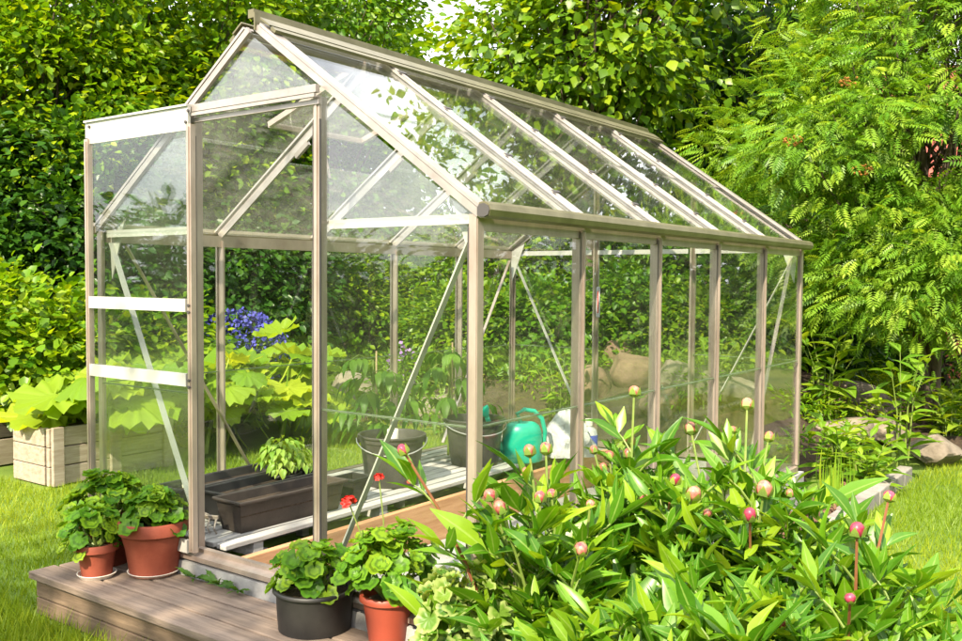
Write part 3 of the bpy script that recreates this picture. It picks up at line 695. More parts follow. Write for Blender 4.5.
MB().tube([(-.205, 0, .258), (-.225, 0, .296), (-.232, 0, .306)], [.013, .036, .037], 16).build('rose', 'can_green', wc, smooth=True)
# crumpled white bag with a blue printed corner
pg = onz(566, 458, BZ)+np.array([-.06, .10, 0])
bgm = MB(); nb = 26; prof = []
for j in range(15):
    q = j/14; r = .15*(1-.80*q**2.4)+.004
    for k in range(nb):
        a = 2*math.pi*k/nb; wob = 1+.16*math.sin(3*a+q*4)+.10*math.sin(7*a-q*6)+.08*math.sin(11*a+q*11)
        bgm.v.append((r*wob*math.cos(a)+.02*q, r*wob*.8*math.sin(a), .27*q+.012*math.sin(5*a+q*8)*(q > .05)))
for j in range(14):
    for k in range(nb): bgm.f.append((j*nb+k, j*nb+(k+1) % nb, (j+1)*nb+(k+1) % nb, (j+1)*nb+k))
bgm.f.append(tuple(range(nb))[::-1]); bgm.f.append(tuple(range(14*nb, 15*nb)))
bg_ = thing('plastic_bag', 'crumpled white plastic sack beside the watering can', 'bag', (pg[0], pg[1], BZ))
bgm.build('sack', 'white_bag', bg_, smooth=True)
# white and blue bottle
pk = onz(586, 458, BZ)+np.array([-.05, .12, 0])
bt = thing('bottle', 'white bottle with a blue printed label beside the plastic sack', 'bottle', (pk[0], pk[1], BZ), None, .3)
MB().lathe([(0, 0), (.05, 0), (.052, .006), (.052, .12), (.044, .15), (.022, .165), (.02, .185), (0.0001, .185)], 24).build('flask', 'white_bag', bt, smooth=True)
MB().lathe([(.0528, .05), (.0532, .052), (.0532, .117), (.0528, .118)], 24).build('printed_label', 'bag_blue', bt, smooth=True)
MB().lathe([(.021, .172), (.024, .173), (.023, .212), (0.0001, .214)], 16).build('cap', 'saucer_white', bt, smooth=True)
# long black planters
def planter(label, loc, rz, ln=.58, wd=.17, h=.135, mat='planter_plastic'):
    t = thing('planter_box', label, 'planter', loc, None, rz)
    m_ = MB(); a0, b0_, a1, b1_ = ln/2-.02, wd/2-.022, ln/2, wd/2
    def ring(a, b, z): return [(-b, -a, z), (b, -a, z), (b, a, z), (-b, a, z)]
    rings = [ring(a0, b0_, 0), ring(a1-.004, b1_-.004, h-.014), ring(a1+.010, b1_+.010, h-.013), ring(a1+.010, b1_+.010, h), ring(a1-.004, b1_-.004, h), ring(a0, b0_, .03)]
    V = [p for r in rings for p in r]; F = [(3, 2, 1, 0)]
    for i in range(len(rings)-1): F += [(4*i+k, 4*i+(k+1) % 4, 4*i+4+(k+1) % 4, 4*i+4+k) for k in range(4)]
    m_.add(V, F).build('trough', mat, t, bevel=.004)
    MB().box((0, 0, h-.052), (wd-.022, ln-.022, .030)).build('soil', 'soil', t)
    return t
pp = onz(243, 531, BZ)
planter('long dark brown plastic planter trough at the bench edge by the door', (-.415, .50, BZ), -.03)
planter('long black plastic planter trough behind the brown one at the bench edge', (-.615, .56, BZ), .05, mat='black_plastic')
planter('greyish brown plastic planter trough close to the glass side wall', (-.82, .50, BZ), .04, mat='bucket_plastic')
# basil in a pot behind the troughs
BAS = [mesh_np('basil_leaf', *blade(4, .62, .25, .5, .42), 'leaf_basil', True)]
pz = onz(284, 487, BZ)+np.array([-.03, .05, 0])
pz = onz(284, 497, BZ)
t = thing('potted_basil', 'pale green bushy basil growing in a small black pot behind the troughs', 'potted plant', pz)
pot_parts(t, .06, .08, .12, 'black_plastic', .015)
dome_leaves(t, BAS, (0, 0, .17), .125, .12, 240, .046, up=1.0, base=(0, 0, .10))
t = thing('seed_packet', 'cream seed packet card standing on the bench by the side glass', 'card', (-.90, .33, BZ), None, .5)
MB().box((0, 0, .056), (.072, .004, .112)).build('card', 'seed_paper', t); MB().box((0, 0, -.0), (.02, .02, .002)).build('card_foot', 'seed_paper', t)
# hand fork lying on the bench
t = thing('hand_fork', 'small rusty hand fork with four tines lying beside the planters', 'hand fork', (-.475, .155, BZ), None, .35)
for k in range(4): MB().tube([(-.045+.03*k, -.010, .004), (-.045+.03*k, -.03, .030), (-.045+.03*k, -.012, .066)], [.0035, .004, .004], 6).build('tine', 'fork_steel', t, smooth=True)
MB().box((0, -.008, .070), (.105, .012, .016)).build('fork_head', 'fork_steel', t, bevel=.003)
MB().tube([(0, 0, .072), (-.05, .05, .060), (-.10, .10, .055)], [.008, .011, .012], 8).build('handle', 'fork_steel', t, smooth=True)
t = thing('square_pot', 'small square black nursery pot on the bench beside the bucket', 'pot', (-.40, .92, BZ))
V = [(s1*a, s2*a, z) for a, z in ((.045, 0), (.06, .105), (.066, .106), (.066, .118), (.057, .118), (.05, .06)) for s1, s2 in ((-1, -1), (1, -1), (1, 1), (-1, 1))]
MB().add(V, [(3, 2, 1, 0)]+[(4*i+k, 4*i+(k+1) % 4, 4*i+4+(k+1) % 4, 4*i+4+k) for i in range(5) for k in range(4)]+[(20, 21, 22, 23)]).build('tub', 'black_plastic', t, bevel=.003)
# tomato plants on canes
V, F = blade(5, .42, .15, .55, .4); TOM = mesh_np('tomato_leaflet', V, F, 'leaf_tomato', True)
def tomato(label, loc, h, seed):
    rs = random.Random(seed); t = thing('tomato_plant', label, 'plant', loc)
    MB().tube([(0, 0, 0), (.01, .0, h*.5), (0, .01, h)], [.008, .007, .004], 6).build('stem', 'stalk_green', t, smooth=True)
    MB().tube([(.015, .015, -.02), (.02, .012, h+.05)], .005, 6).build('cane', 'cane', t, smooth=True)
    for k in range(13):
        z = h*(.35+.65*k/12); a = k*2.4+seed; d = Vector((math.cos(a), math.sin(a), .35)); ln = rs.uniform(.16, .27)*(1.15-.4*k/10)
        e = Vector((0, 0, z)); MB().tube([e, e+d*ln*.6, e+d*ln+Vector((0, 0, -.05))], [.003, .0025, .0015], 5).build('leaf_stalk', 'stalk_green', t)
        for q in range(7):
            f_ = (.35, .35, .6, .6, .85, .85, 1)[q]; sd = (-1, 1, -1, 1, -1, 1, 0)[q]
            p = e+d*ln*f_+Vector((0, 0, -.05*f_*f_)); dd = Vector((d.x*.8-d.y*sd*.9, d.y*.8+d.x*sd*.9, -.55))
            link('leaf', TOM, t, lmat(p, dd, (0, 0, 1), rs.uniform(.08, .13)))
tomato('tall tomato plant tied to a cane behind the left bucket', (*onz(372, 470, BZ)[:2], -.02), .64, 1)
tomato('drooping tomato plant tied to a cane between the two buckets', (*onz(448, 455, BZ)[:2], -.02), .66, 2)
# pots on the bed at the right glass
for i, (px, py, r, h, lab) in enumerate(((604, 452, .07, .11, 'small dark pot holding a pale lettuce seedling'), (664, 447, .08, .12, 'empty black flower pot standing by the right glass wall'), (650, 462, .06, .09, 'short grey flower pot beside the empty black one'))):
    p = onz(px, py+28, -.135); p[0] = min(max(p[0], .1), .85)
    t = thing('flower_pot', lab, 'pot', (p[0], p[1], -.138))
    pot_parts(t, r*.75, r, h+.10, 'black_plastic' if i < 2 else 'bucket_plastic', .015)
    if i == 0: dome_leaves(t, BAS, (0, 0, h+.09), .07, .06, 26, .07, up=.8, base=(0, 0, h+.07))
# thermometer hanging from the tie at the back
th = thing('thermometer', 'slim white thermometer hanging on a cord in the greenhouse', 'thermometer', tuple(at(598, 318, 5.9)))
MB().box((0, 0, .10), (.026, .006, .19)).build('plate', 'white_bag', th, bevel=.002); MB().tube([(0, -.005, .03), (0, -.005, .17)], .003, 6).build('tube', 'petal_red', th); MB().tube([(0, 0, .195), (.004, 0, .30), (0, 0, .375)], .002, 5).build('cord', 'wire', th)

# ------------------------------------------------------------------ peonies
def rib_attr(V): return np.tile([1, 0, 1], len(V)//3)
PEO = []
PEO_T = blade(6, .32, .16, .2, .42, .006)
for wdt, fo, be in ((.33, .14, .12), (.28, .22, .25), (.36, .10, .06), (.30, .25, .38), (.27, .15, .0)):
    V, F = blade(7, wdt, fo, be, .42, .006); V = V.copy(); V[:, 0] += .05*np.sin(V[:, 1]*3.0)*random.uniform(-1, 1)
    PEO.append(mesh_np('peony_leaf', V, F, 'leaf_peony', True, rad=rib_attr(V)))
def bud_mesh(mat):
    m_ = MB(); nlat, nlon = 9, 16
    for j in range(nlat+1):
        q = j/nlat*math.pi
        for k in range(nlon):
            a = 2*math.pi*k/nlon; r = math.sin(q)*(1+.05*math.sin(5*a+3*q)); m_.v.append((r*math.cos(a), r*math.sin(a), -math.cos(q)*1.02+.98))
    for j in range(nlat):
        for k in range(nlon): m_.f.append((j*nlon+k, j*nlon+(k+1) % nlon, (j+1)*nlon+(k+1) % nlon, (j+1)*nlon+k))
    return m_.mesh('bud', mat, True)
BUDS = [bud_mesh('bud_pink'), bud_mesh('bud_magenta')]
sm = MB()
for k in range(5):
    a = 2*math.pi*k/5; c_, s_ = math.cos(a), math.sin(a)
    for j, (r, z, wd) in enumerate(((.25, -.04, .25), (1.02, .42, .62), (1.12, 1.0, .5), (1.15, 1.75, .02))):
        sm.v += [(r*c_-s_*wd, r*s_+c_*wd, z), (r*c_+s_*wd, r*s_-c_*wd, z)]
    b = k*8
    for j in range(3): sm.f.append((b+2*j, b+2*j+1, b+2*j+3, b+2*j+2))
SEPAL = sm.mesh('sepals', 'leaf_peony', True)
def compound_leaf(root, p, d, s, as_mass, rs):
    """peony leaf: stalk with three groups of leaflets"""
    d = d.normalized(); side = d.cross(Vector((0, 0, 1))).normalized(); upv = side.cross(d)
    e1 = p+d*s*.9; cnt = 0
    if as_mass is None: MB().tube([p, p+d*s*.5+upv*s*.05, e1], [.0035, .003, .002], 5).build('leaf_stalk', 'stalk_green', root)
    plan = [(e1, d, 1.15), (e1, d*.75+side*.75, .95), (e1, d*.75-side*.75, .95), (p+d*s*.45, d*.55+side*.9, .9), (p+d*s*.45, d*.55-side*.9, .9), (p+d*s*.7, d*.9+side*.35+upv*.5, .85), (p+d*s*.7, d*.8-side*.5+upv*.35, .85)]
    for (q, dd, k) in plan:
        if rs.random() < .12: continue
        dd = dd.normalized()+Vector((rs.uniform(-.22, .22), rs.uniform(-.22, .22), rs.uniform(-.05, .45)))
        nn = Vector((rs.uniform(-.6, .6), rs.uniform(-.6, .6), .8))
        if as_mass is not None: as_mass.append((tuple(q), tuple(dd), tuple(nn), s*k*rs.uniform(.85, 1.2)))
        else: link('leaf', rs.choice(PEO), root, lmat(q, dd, nn, s*k*rs.uniform(.85, 1.2))); cnt += 1
    return cnt
def peony(label, base, buds, extra, seed, hgt=.70, spread=.42, leafs=.128):
    rs = random.Random(seed); base = V3(base); t = thing('peony_plant', label, 'plant', base, 'peonies in the flower bed'); used = 0; mass = []
    tips = []
    for px, py, dist, rr, mg in buds: tips.append((V3(at(px, py, dist))-base, rr, mg))
    for k in range(extra):
        a = k*2.39996+seed; r = spread*math.sqrt((k+.5)/extra); tips.append((Vector((math.cos(a)*r, math.sin(a)*r, hgt*(1-.42*(r/spread)**2)*rs.uniform(.8, 1.0))), 0, 0))
    tips.sort(key=lambda q: -q[0].z)
    for tip, rr, mg in tips:
        b = Vector((tip.x*.12+rs.uniform(-.04, .04), tip.y*.12+rs.uniform(-.04, .04), -.02))
        c1 = b+(tip-b)*.45+Vector((-tip.x*.12, -tip.y*.12, tip.z*.12))
        pts = [b+(c1-b)*q*2*(1-q)+(tip-b)*q*q if False else b*(1-q)**2+c1*2*q*(1-q)+tip*q*q for q in (0, .2, .4, .6, .8, 1)]
        MB().tube(pts, [.0065, .006, .0055, .005, .0042, .0036] if rr else [.006, .0055, .0048, .004, .0028, .0006], 6).build('stem', 'stalk_red' if mg == 1 else 'stalk_green', t, smooth=True)
        if rr:
            ax = (pts[-1]-pts[-2]).normalized(); M = Matrix.Translation(tip) @ ax.to_track_quat('Z', 'Y').to_matrix().to_4x4() @ Matrix.Rotation(rs.uniform(0, 6), 4, 'Z') @ Matrix.Diagonal((rr*.9, rr*.82, rr*rs.uniform(.82, 1.02), 1))
            bo = link('bud', BUDS[1 if mg else 0], t, M); link('sepal', SEPAL, bo)
        a0 = rs.uniform(0, 6.28)
        for k, q in enumerate((.40, .56, .70, .82, .93) if not rr else (.44, .57, .69, .79)):
            p = b*(1-q)**2+c1*2*q*(1-q)+tip*q*q; a = a0+k*2.39996
            outw = Vector((tip.x, tip.y, 0)); outw = outw.normalized() if outw.length > .05 else Vector((0, 0, 0))
            d = Vector((math.cos(a), math.sin(a), .95))+outw*.25
            used += compound_leaf(t, p, d, leafs*rs.uniform(.8, 1.15)*(1-.25*(k > 3)), mass if used > 285 else None, rs)
    if mass:
        A = [np.array([m_[k] for m_ in mass]) for k in range(3)]; V, F, r = scatter(PEO_T, A[0], A[1], A[2], np.array([m_[3] for m_ in mass]))
        o = link('lower_foliage', mesh_np('lower_foliage', V, F, 'leaf_peony_mass', True, r, rib_attr(V)), t); o['kind'] = 'stuff'
    return t
PB1 = [(530, 457, 2.75, .021, 0), (546, 455, 2.8, .020, 0), (526, 475, 2.75, .013, 0), (492, 501, 2.55, .021, 0), (540, 503, 2.6, .019, 0), (552, 498, 2.65, .015, 0), (502, 514, 2.5, .021, 0), (580, 553, 2.35, .020, 0), (406, 455, 2.55, .017, 1), (590, 508, 2.6, .014, 0)]
PB2 = [(595, 454, 3.0, .015, 0), (610, 461, 3.0, .019, 0), (604, 472, 2.95, .016, 0), (601, 483, 2.95, .014, 0), (629, 447, 3.05, .022, 0), (629, 459, 3.0, .018, 0), (645, 507, 2.75, .019, 0), (634, 397, 3.0, .020, 0), (674, 485, 2.8, .019, 1), (692, 499, 2.7, .023, 0), (706, 516, 2.65, .014, 0)]
PB3 = [(692, 435, 3.1, .022, 0), (733, 434, 3.15, .016, 0), (768, 442, 3.1, .018, 0), (763, 497, 2.75, .025, 0), (789, 497, 2.8, .015, 0), (750, 520, 2.6, .020, 1), (747, 410, 3.15, .021, 0)]
PB4 = [(888, 502, 2.8, .019, 1), (857, 537, 2.55, .022, 1), (850, 601, 2.3, .014, 1), (782, 626, 2.25, .014, 1)]
def base_at(px, dist): p = gp(px, dist); return (p[0], p[1], GZ+.02)
peony('peony with pink buds and one dark red stem arching towards the geraniums', base_at(560, 2.65), PB1, 19, 1, .52, .38)
peony('peony with a cluster of small pale buds against the glass side wall', base_at(640, 2.9), PB2, 19, 2, .70, .40)
peony('tallest peony with plump pink buds in the middle of the bed', base_at(745, 2.85), PB3, 23, 3, .78, .38)
peony('peony with deep pink buds at the lawn end of the bed', base_at(850, 2.65), PB4, 26, 4, .60, .40)
peony('low budless peony with broad dark leaves beside the lawn', base_at(950, 2.35), [], 28, 5, .44, .40)
peony('leafy budless peony filling the front of the bed', base_at(700, 2.3), [], 30, 6, .54, .42)
peony('budless peony crowding against the variegated geranium', base_at(635, 2.15), [], 28, 7, .44, .36)
# garden edging along the strip bed
eg = thing('stone_edging', 'row of grey stone edging blocks between mulch strip and lawn', 'edging')
y = 1.68
while y < 4.3:
    ln = random.uniform(.17, .26); MB().box((1.285+random.uniform(-.008, .008), y+ln/2, GZ+.02+random.uniform(-.008, .008)), (.085, ln-.012, .12)).build('stone', 'edging', eg, bevel=.008); y += ln
# ------------------------------------------------------------------ rocks
def rock(px, py, dist, size, mat, label, flat=.7, seed=0):
    rs = np.random.default_rng(seed); p = at(px, py, dist)
    import bmesh
    bm = bmesh.new(); bmesh.ops.create_icosphere(bm, subdivisions=4, radius=1)
    dirs = rs.normal(size=(14, 3)); dirs /= np.linalg.norm(dirs, axis=1, keepdims=True); off = rs.uniform(.62, .95, 14)
    for v in bm.verts:
        q = np.array(v.co); s = 1.0
        for d_, o_ in zip(dirs, off):
            k = q@d_
            if k*s > o_: s = o_/k
        s *= 1+.03*math.sin(9*q[0]+seed)*math.cos(8*q[1]+5*q[2]); v.co = Vector((q[0]*s*size[0], q[1]*s*size[1], q[2]*s*size[2]))
    me = bpy.data.meshes.new('boulder'); bm.to_mesh(me); bm.free(); me.materials.append(MATS[mat])
    me.polygons.foreach_set('use_smooth', np.ones(len(me.polygons), bool)); me.set_sharp_from_angle(angle=R_(28))
    o = link('boulder', me, loc=(p[0], p[1], GZ+.04+mound(p[0], p[1])+size[2]*.35)); o.rotation_euler.z = rs.uniform(0, 3)
    tag(o, label, 'rock', 'boulders of the rockery')
for i, a in enumerate(((862, 402, 8.6, (.36, .3, .2), 'rock', 'large flat-topped grey boulder behind the greenhouse corner'), (828, 408, 8.4, (.16, .2, .15), 'pink_rock', 'small pinkish boulder beside the large flat-topped one'),
                       (934, 440, 7.6, (.28, .22, .13), 'rock', 'low slab-like boulder beside the lawn'), (845, 432, 7.8, (.30, .22, .15), 'rock', 'grey boulder below the flat-topped one among leaves'),
                       (905, 418, 8.8, (.22, .2, .16), 'pink_rock', 'brownish boulder between the flat-topped one and the slab'),
                       (590, 378, 8.0, (.2, .17, .2), 'pink_rock', 'upright pinkish boulder behind the rear glass'), (636, 384, 8.1, (.24, .2, .2), 'pink_rock', 'broad tan boulder behind the rear glass'),
                       (348, 356, 8.8, (.3, .25, .3), 'rock', 'dark grey boulder beyond the left glass wall'), (680, 400, 7.8, (.25, .2, .2), 'rock', 'grey rounded boulder low behind the rear glass'),
                       (740, 405, 7.6, (.24, .2, .18), 'rock', 'grey boulder behind the far corner of the greenhouse'), (440, 372, 8.3, (.26, .22, .18), 'rock', 'half hidden grey boulder behind the tomato plants'),
                       (617, 370, 8.7, (.17, .15, .2), 'pink_rock', 'taller reddish boulder set between two pinkish ones'), (660, 390, 7.6, (.2, .17, .17), 'pink_rock', 'small tan boulder in front of the pinkish group'), (705, 390, 7.7, (.28, .2, .18), 'rock', 'long grey boulder under the rear glass'), (885, 425, 8.1, (.2, .18, .13), 'rock', 'small grey boulder in front of the brownish one'))):
    rock(*a, seed=i)

# ------------------------------------------------------------------ raised beds and squash at the left
rb = thing('raised_bed', 'pale plank raised bed overflowing with big squash leaves', 'raised bed', (0, 0, 0))
rx1 = -2.95; rx0 = -3.38; ry0 = .85; ry1 = 1.75; zt = GZ+.37
for z in (0, 1, 2):
    MB().box((rx1, (ry0+ry1)/2, GZ+.06+.122*z), (.035, ry1-ry0, .116)).build('board', 'pale_board', rb, bevel=.004)
    MB().box(((rx0+rx1)/2-.02, ry0+.02, GZ+.06+.122*z), (rx1-rx0-.05, .035, .116)).build('board', 'pale_board', rb, bevel=.004)
for y in (ry0+.05, (ry0+ry1)/2, ry1-.05): MB().box((rx1+.03, y, GZ+.185), (.028, .075, .37)).build('post', 'pale_board', rb, bevel=.004)
MB().box(((rx0+rx1)/2-.02, (ry0+ry1)/2+.02, zt-.20), (rx1-rx0-.06, ry1-ry0-.06, .28)).build('soil', 'soil', rb)
db = thing('raised_bed', 'dark weathered low timber bed with black soil under the currant bush', 'raised bed', (0, 0, 0))
c = gp(40, 7.35); ex = Vector((.2, 1, 0)).normalized()
for z, off in ((0, 0), (1, 0)):
    MB().box((c[0], c[1]+.3, GZ+.10+.19*z), (.05, 2.6, .18)).build('board', 'dark_board' if z else 'pale_board', db, bevel=.005)
    MB().box((c[0]-.75, c[1]-1.02, GZ+.10+.19*z), (1.5, .05, .18)).build('board', 'dark_board', db, bevel=.005)
MB().box((c[0]-.78, c[1]+.3, GZ+.20), (1.46, 2.5, .36)).build('soil', 'soil', db)
SQ = [petiole_disc('squash_leaf', 'leaf_squash', plen=.9, rim=31, rings=4, lobes=5, lobe=.16, scallop=.03, cup=cu, notch=.9, ruffle=.07) for cu in (.35, .1, -.3)]
rs = random.Random(3)
for k, (x, y) in enumerate(((-3.12, 1.3), (-3.1, 1.65), (-3.1, 2.15), (-3.5, 2.5), (-3.2, 3.1), (-2.9, 2.7))):
    t = thing('squash_plant', ('squash plant spilling over the front corner of the raised bed', 'squash plant at the far end of the pale raised bed', 'squash plant in the ground just past the raised bed', 'tall squash plant growing in the ground behind the others', 'squash plant furthest from the raised bed', 'squash plant nearest the greenhouse side glass')[k], 'plant', (x, y, zt-.06 if k < 2 else GZ+.03), 'squash plants at the raised bed')
    for i in range(24):
        a = i*2.4+k; r = (.42 if k > 1 else .34)*math.sqrt((i+.5)/24); h = rs.uniform(.18, .62)*(1.1-r)*(.72 if k < 2 else 1.35)
        nn = Vector((math.cos(a)*.5+rs.uniform(-.35, .35), math.sin(a)*.5+rs.uniform(-.35, .35)-.25, 1)); hd_ = Vector((math.cos(a), math.sin(a), -.3))
        link('leaf', rs.choice(SQ), t, lmat((math.cos(a)*r, math.sin(a)*r, h), hd_, nn, rs.uniform(.24, .42)*(1.12 if k < 2 else 1)))
    MB().tube([(0, 0, -.06), (.02, .01, .1), (.03, .05, .25)], [.02, .018, .012], 7).build('stem', 'stalk_green', t, smooth=True)

# ------------------------------------------------------------------ trees and shrubs
def crown_pts(ells, ncl, shell=.5):
    vol = np.array([e[3]*e[4]*e[5] for e in ells]); vol = vol**.667; ch = rng.choice(len(ells), ncl, p=vol/vol.sum())
    E = np.array(ells)[ch]; u = unit(ncl); r = (shell+(1-shell)*rng.random(ncl))[:, None]**.6
    return E[:, :3]+u*r*E[:, 3:], u
def foliage(root, ells, ncl, per, size, T, mat, sig=.22, droop=.25, shell=.45, flat=.55, name='crown', stuff=True, hole=None):
    C, U = crown_pts(ells, ncl, shell); nl = ncl*per
    off = rng.normal(size=(nl, 3))*sig*np.array([1, 1, flat]); cidx = np.repeat(np.arange(ncl), per)
    P = C[cidx]+off
    if hole is not None:                                                   # a gap between boughs
        hp_, hd_, hr_ = hole; q = P-hp_; al = q@hd_; keep = np.linalg.norm(q-al[:, None]*hd_, axis=1) > hr_*(.7+.6*rng.random(nl))
        P = P[keep]; off = off[keep]; cidx = cidx[keep]; nl = len(P)
    P[:, 2] = np.maximum(P[:, 2], GZ+.03)
    D = off/(np.linalg.norm(off, axis=1, keepdims=True)+1e-6)*.8+U[cidx]*.6+rng.normal(size=(nl, 3))*.35; D[:, 2] -= droop
    N = U[cidx]*.55+np.array([0, 0, .8])+rng.normal(size=(nl, 3))*.42
    V, F, r = scatter(T, P, D, N, size*rng.uniform(.45, 1.35, nl))
    # leaves of one clump share some of their tint
    cl = rng.random(ncl)[cidx]; k = len(T[0]); r = .55*r+.45*np.repeat(cl, k)
    o = link(name, mesh_np(name, V-np.array(root.location), F, mat, False, r), root)
    if stuff: o['kind'] = 'stuff'
    return C
def woody(root, base, C, rt, nb, lean=(0, 0), split=.3, multi=1):
    base = V3(base); zs = C[:, 2].max()-base.z
    def rel(p): return V3(p)-V3(root.location)
    top = V3(C.mean(0)); top = Vector((top.x, top.y, base.z+zs*.8))
    for mstem in range(multi):
        jit = Vector((random.uniform(-1, 1), random.uniform(-1, 1), 0))*(.0 if multi == 1 else .45)
        pts = [base+jit*.3*q+(top+jit-base)*q+Vector((.06*math.sin(5*q+mstem), .06*math.cos(4*q+mstem*2)-.06, 0)) for q in (0, .15, .35, .55, .78, 1)]
        MB().tube([rel(p)-Vector((0, 0, .08 if i == 0 else 0)) for i, p in enumerate(pts)], [rt*1.25, rt, rt*.8, rt*.62, rt*.4, rt*.15], 9).build('trunk', 'bark', root, smooth=True)
        sel = rng.choice(len(C), min(nb, len(C)), replace=False)
        for j in sel:
            e = V3(C[j]); q = min(.85, max(split, (e.z-base.z)/zs-.22)); s = base+jit*.3*q+(top+jit-base)*q
            md = (s+e)/2+Vector((0, 0, -.08*(e-s).length))
            r0 = rt*(1-q)*.55+.006
            MB().tube([rel(s), rel(md), rel(e)], [r0, r0*.6, r0*.2], 5).build('branch', 'bark', root, smooth=True)
def tree(name, label, base, ells, ncl, per, size, T, mat, rt=.07, nb=18, sig=.22, group=None, multi=1, shell=.45, droop=.25, cat='tree', split=.3, cname='crown', hole=None):
    root = thing(name, label, cat, base, group)
    ew = [(base[0]+e[0], base[1]+e[1], base[2]+e[2], e[3], e[4], e[5]) for e in ells]
    C = foliage(root, ew, ncl, per, size, T, mat, sig, droop, shell, name=cname, hole=hole)
    woody(root, base, C, rt, nb, split=split, multi=multi); return root, C
# left: tall yellow-green hedge trees behind, a dark shrub in front of them
tree('hedge_tree', 'tall yellow-green hedge tree rising behind the dark shrub at the left', gp(40, 10.2), [(0, 0, 2.6, 1.7, 1.3, 1.5), (.3, .2, 4.2, 1.4, 1.2, 1.3)], 420, 70, .088, TL_OV, 'leaf_yellow', .05, 30, .19, 'hedge trees at the left', 3)
tree('hedge_tree', 'yellow-green hedge tree over the sliding door', gp(170, 10.6), [(0, 0, 2.4, 1.5, 1.2, 1.6), (.2, .2, 4.0, 1.3, 1.2, 1.4)], 400, 70, .088, TL_OV, 'leaf_yellow', .05, 30, .19, 'hedge trees at the left', 3)
tree('hedge_tree', 'mid green hedge tree seen past the gable peak', gp(300, 11.5), [(0, 0, 2.6, 1.5, 1.3, 1.7), (0, .2, 4.6, 1.5, 1.3, 1.3)], 400, 65, .088, TL_OV, 'leaf_mid', .05, 30, .19, 'hedge trees at the left', 3)
tree('hedge_tree', 'tall olive-green hedge tree just left of the sky gap', gp(352, 13.5), [(0, 0, 3.0, 1.1, 1.2, 1.5), (-.5, .2, 4.9, 1.3, 1.3, .9)], 220, 50, .11, TL_OV, 'leaf_mid', .08, 20, .24, 'hedge trees at the left', 2)
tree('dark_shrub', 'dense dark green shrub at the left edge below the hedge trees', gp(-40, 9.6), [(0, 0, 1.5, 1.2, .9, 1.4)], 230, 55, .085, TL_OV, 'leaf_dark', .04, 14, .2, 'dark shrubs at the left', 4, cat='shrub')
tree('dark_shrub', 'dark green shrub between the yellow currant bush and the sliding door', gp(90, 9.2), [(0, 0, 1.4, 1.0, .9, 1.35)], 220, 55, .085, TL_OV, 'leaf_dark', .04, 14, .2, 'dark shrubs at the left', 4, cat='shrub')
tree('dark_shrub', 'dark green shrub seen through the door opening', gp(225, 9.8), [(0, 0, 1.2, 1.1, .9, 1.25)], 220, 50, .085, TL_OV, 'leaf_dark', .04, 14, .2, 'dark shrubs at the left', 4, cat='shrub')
tree('currant_bush', 'light yellow-green currant bush beside the dark raised bed', gp(12, 7.75), [(0, 0, .85, .62, .5, .55), (.3, .1, .65, .45, .5, .5)], 190, 40, .07, TL_RD, 'leaf_yellow', .015, 24, .13, None, 5, cat='shrub')
tree('currant_bush', 'yellow-green bush behind the squash leaves', gp(140, 8.2), [(0, 0, .6, .7, .6, .6)], 120, 40, .07, TL_RD, 'leaf_yellow', .015, 16, .13, None, 5, cat='shrub')
# middle background: hedge seen through the glass
for i, (px, ds, h, mt, lab) in enumerate(((330, 10.5, 1.9, 'leaf_yellow', 'leafy green shrub beyond the left glass wall'), (420, 10.8, 2.1, 'leaf_hazel', 'rounded green shrub behind the tomato plants'), (500, 10.2, 2.3, 'leaf_yellow', 'light green shrub behind the rear left corner of the greenhouse'),
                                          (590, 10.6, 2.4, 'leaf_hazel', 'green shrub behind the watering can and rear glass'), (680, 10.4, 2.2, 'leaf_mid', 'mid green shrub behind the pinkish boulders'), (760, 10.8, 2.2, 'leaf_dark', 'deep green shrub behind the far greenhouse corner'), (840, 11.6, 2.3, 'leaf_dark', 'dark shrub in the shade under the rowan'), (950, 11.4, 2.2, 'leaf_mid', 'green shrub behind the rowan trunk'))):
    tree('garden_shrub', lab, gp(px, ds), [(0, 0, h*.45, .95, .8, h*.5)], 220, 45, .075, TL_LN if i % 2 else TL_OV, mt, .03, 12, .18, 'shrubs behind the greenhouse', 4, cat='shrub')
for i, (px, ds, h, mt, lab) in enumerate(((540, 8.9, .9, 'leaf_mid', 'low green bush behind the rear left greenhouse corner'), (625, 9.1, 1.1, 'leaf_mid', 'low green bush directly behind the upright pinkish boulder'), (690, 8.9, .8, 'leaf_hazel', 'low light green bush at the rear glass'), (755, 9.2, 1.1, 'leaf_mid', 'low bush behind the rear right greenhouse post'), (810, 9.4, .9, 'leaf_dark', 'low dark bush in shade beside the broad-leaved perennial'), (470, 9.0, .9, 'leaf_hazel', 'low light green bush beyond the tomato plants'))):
    tree('low_bush', lab, gp(px, ds), [(0, 0, h*.45, .6, .5, h*.5)], 110, 40, .07, TL_OV, mt, .015, 10, .13, 'low bushes behind the greenhouse', 4, cat='shrub')
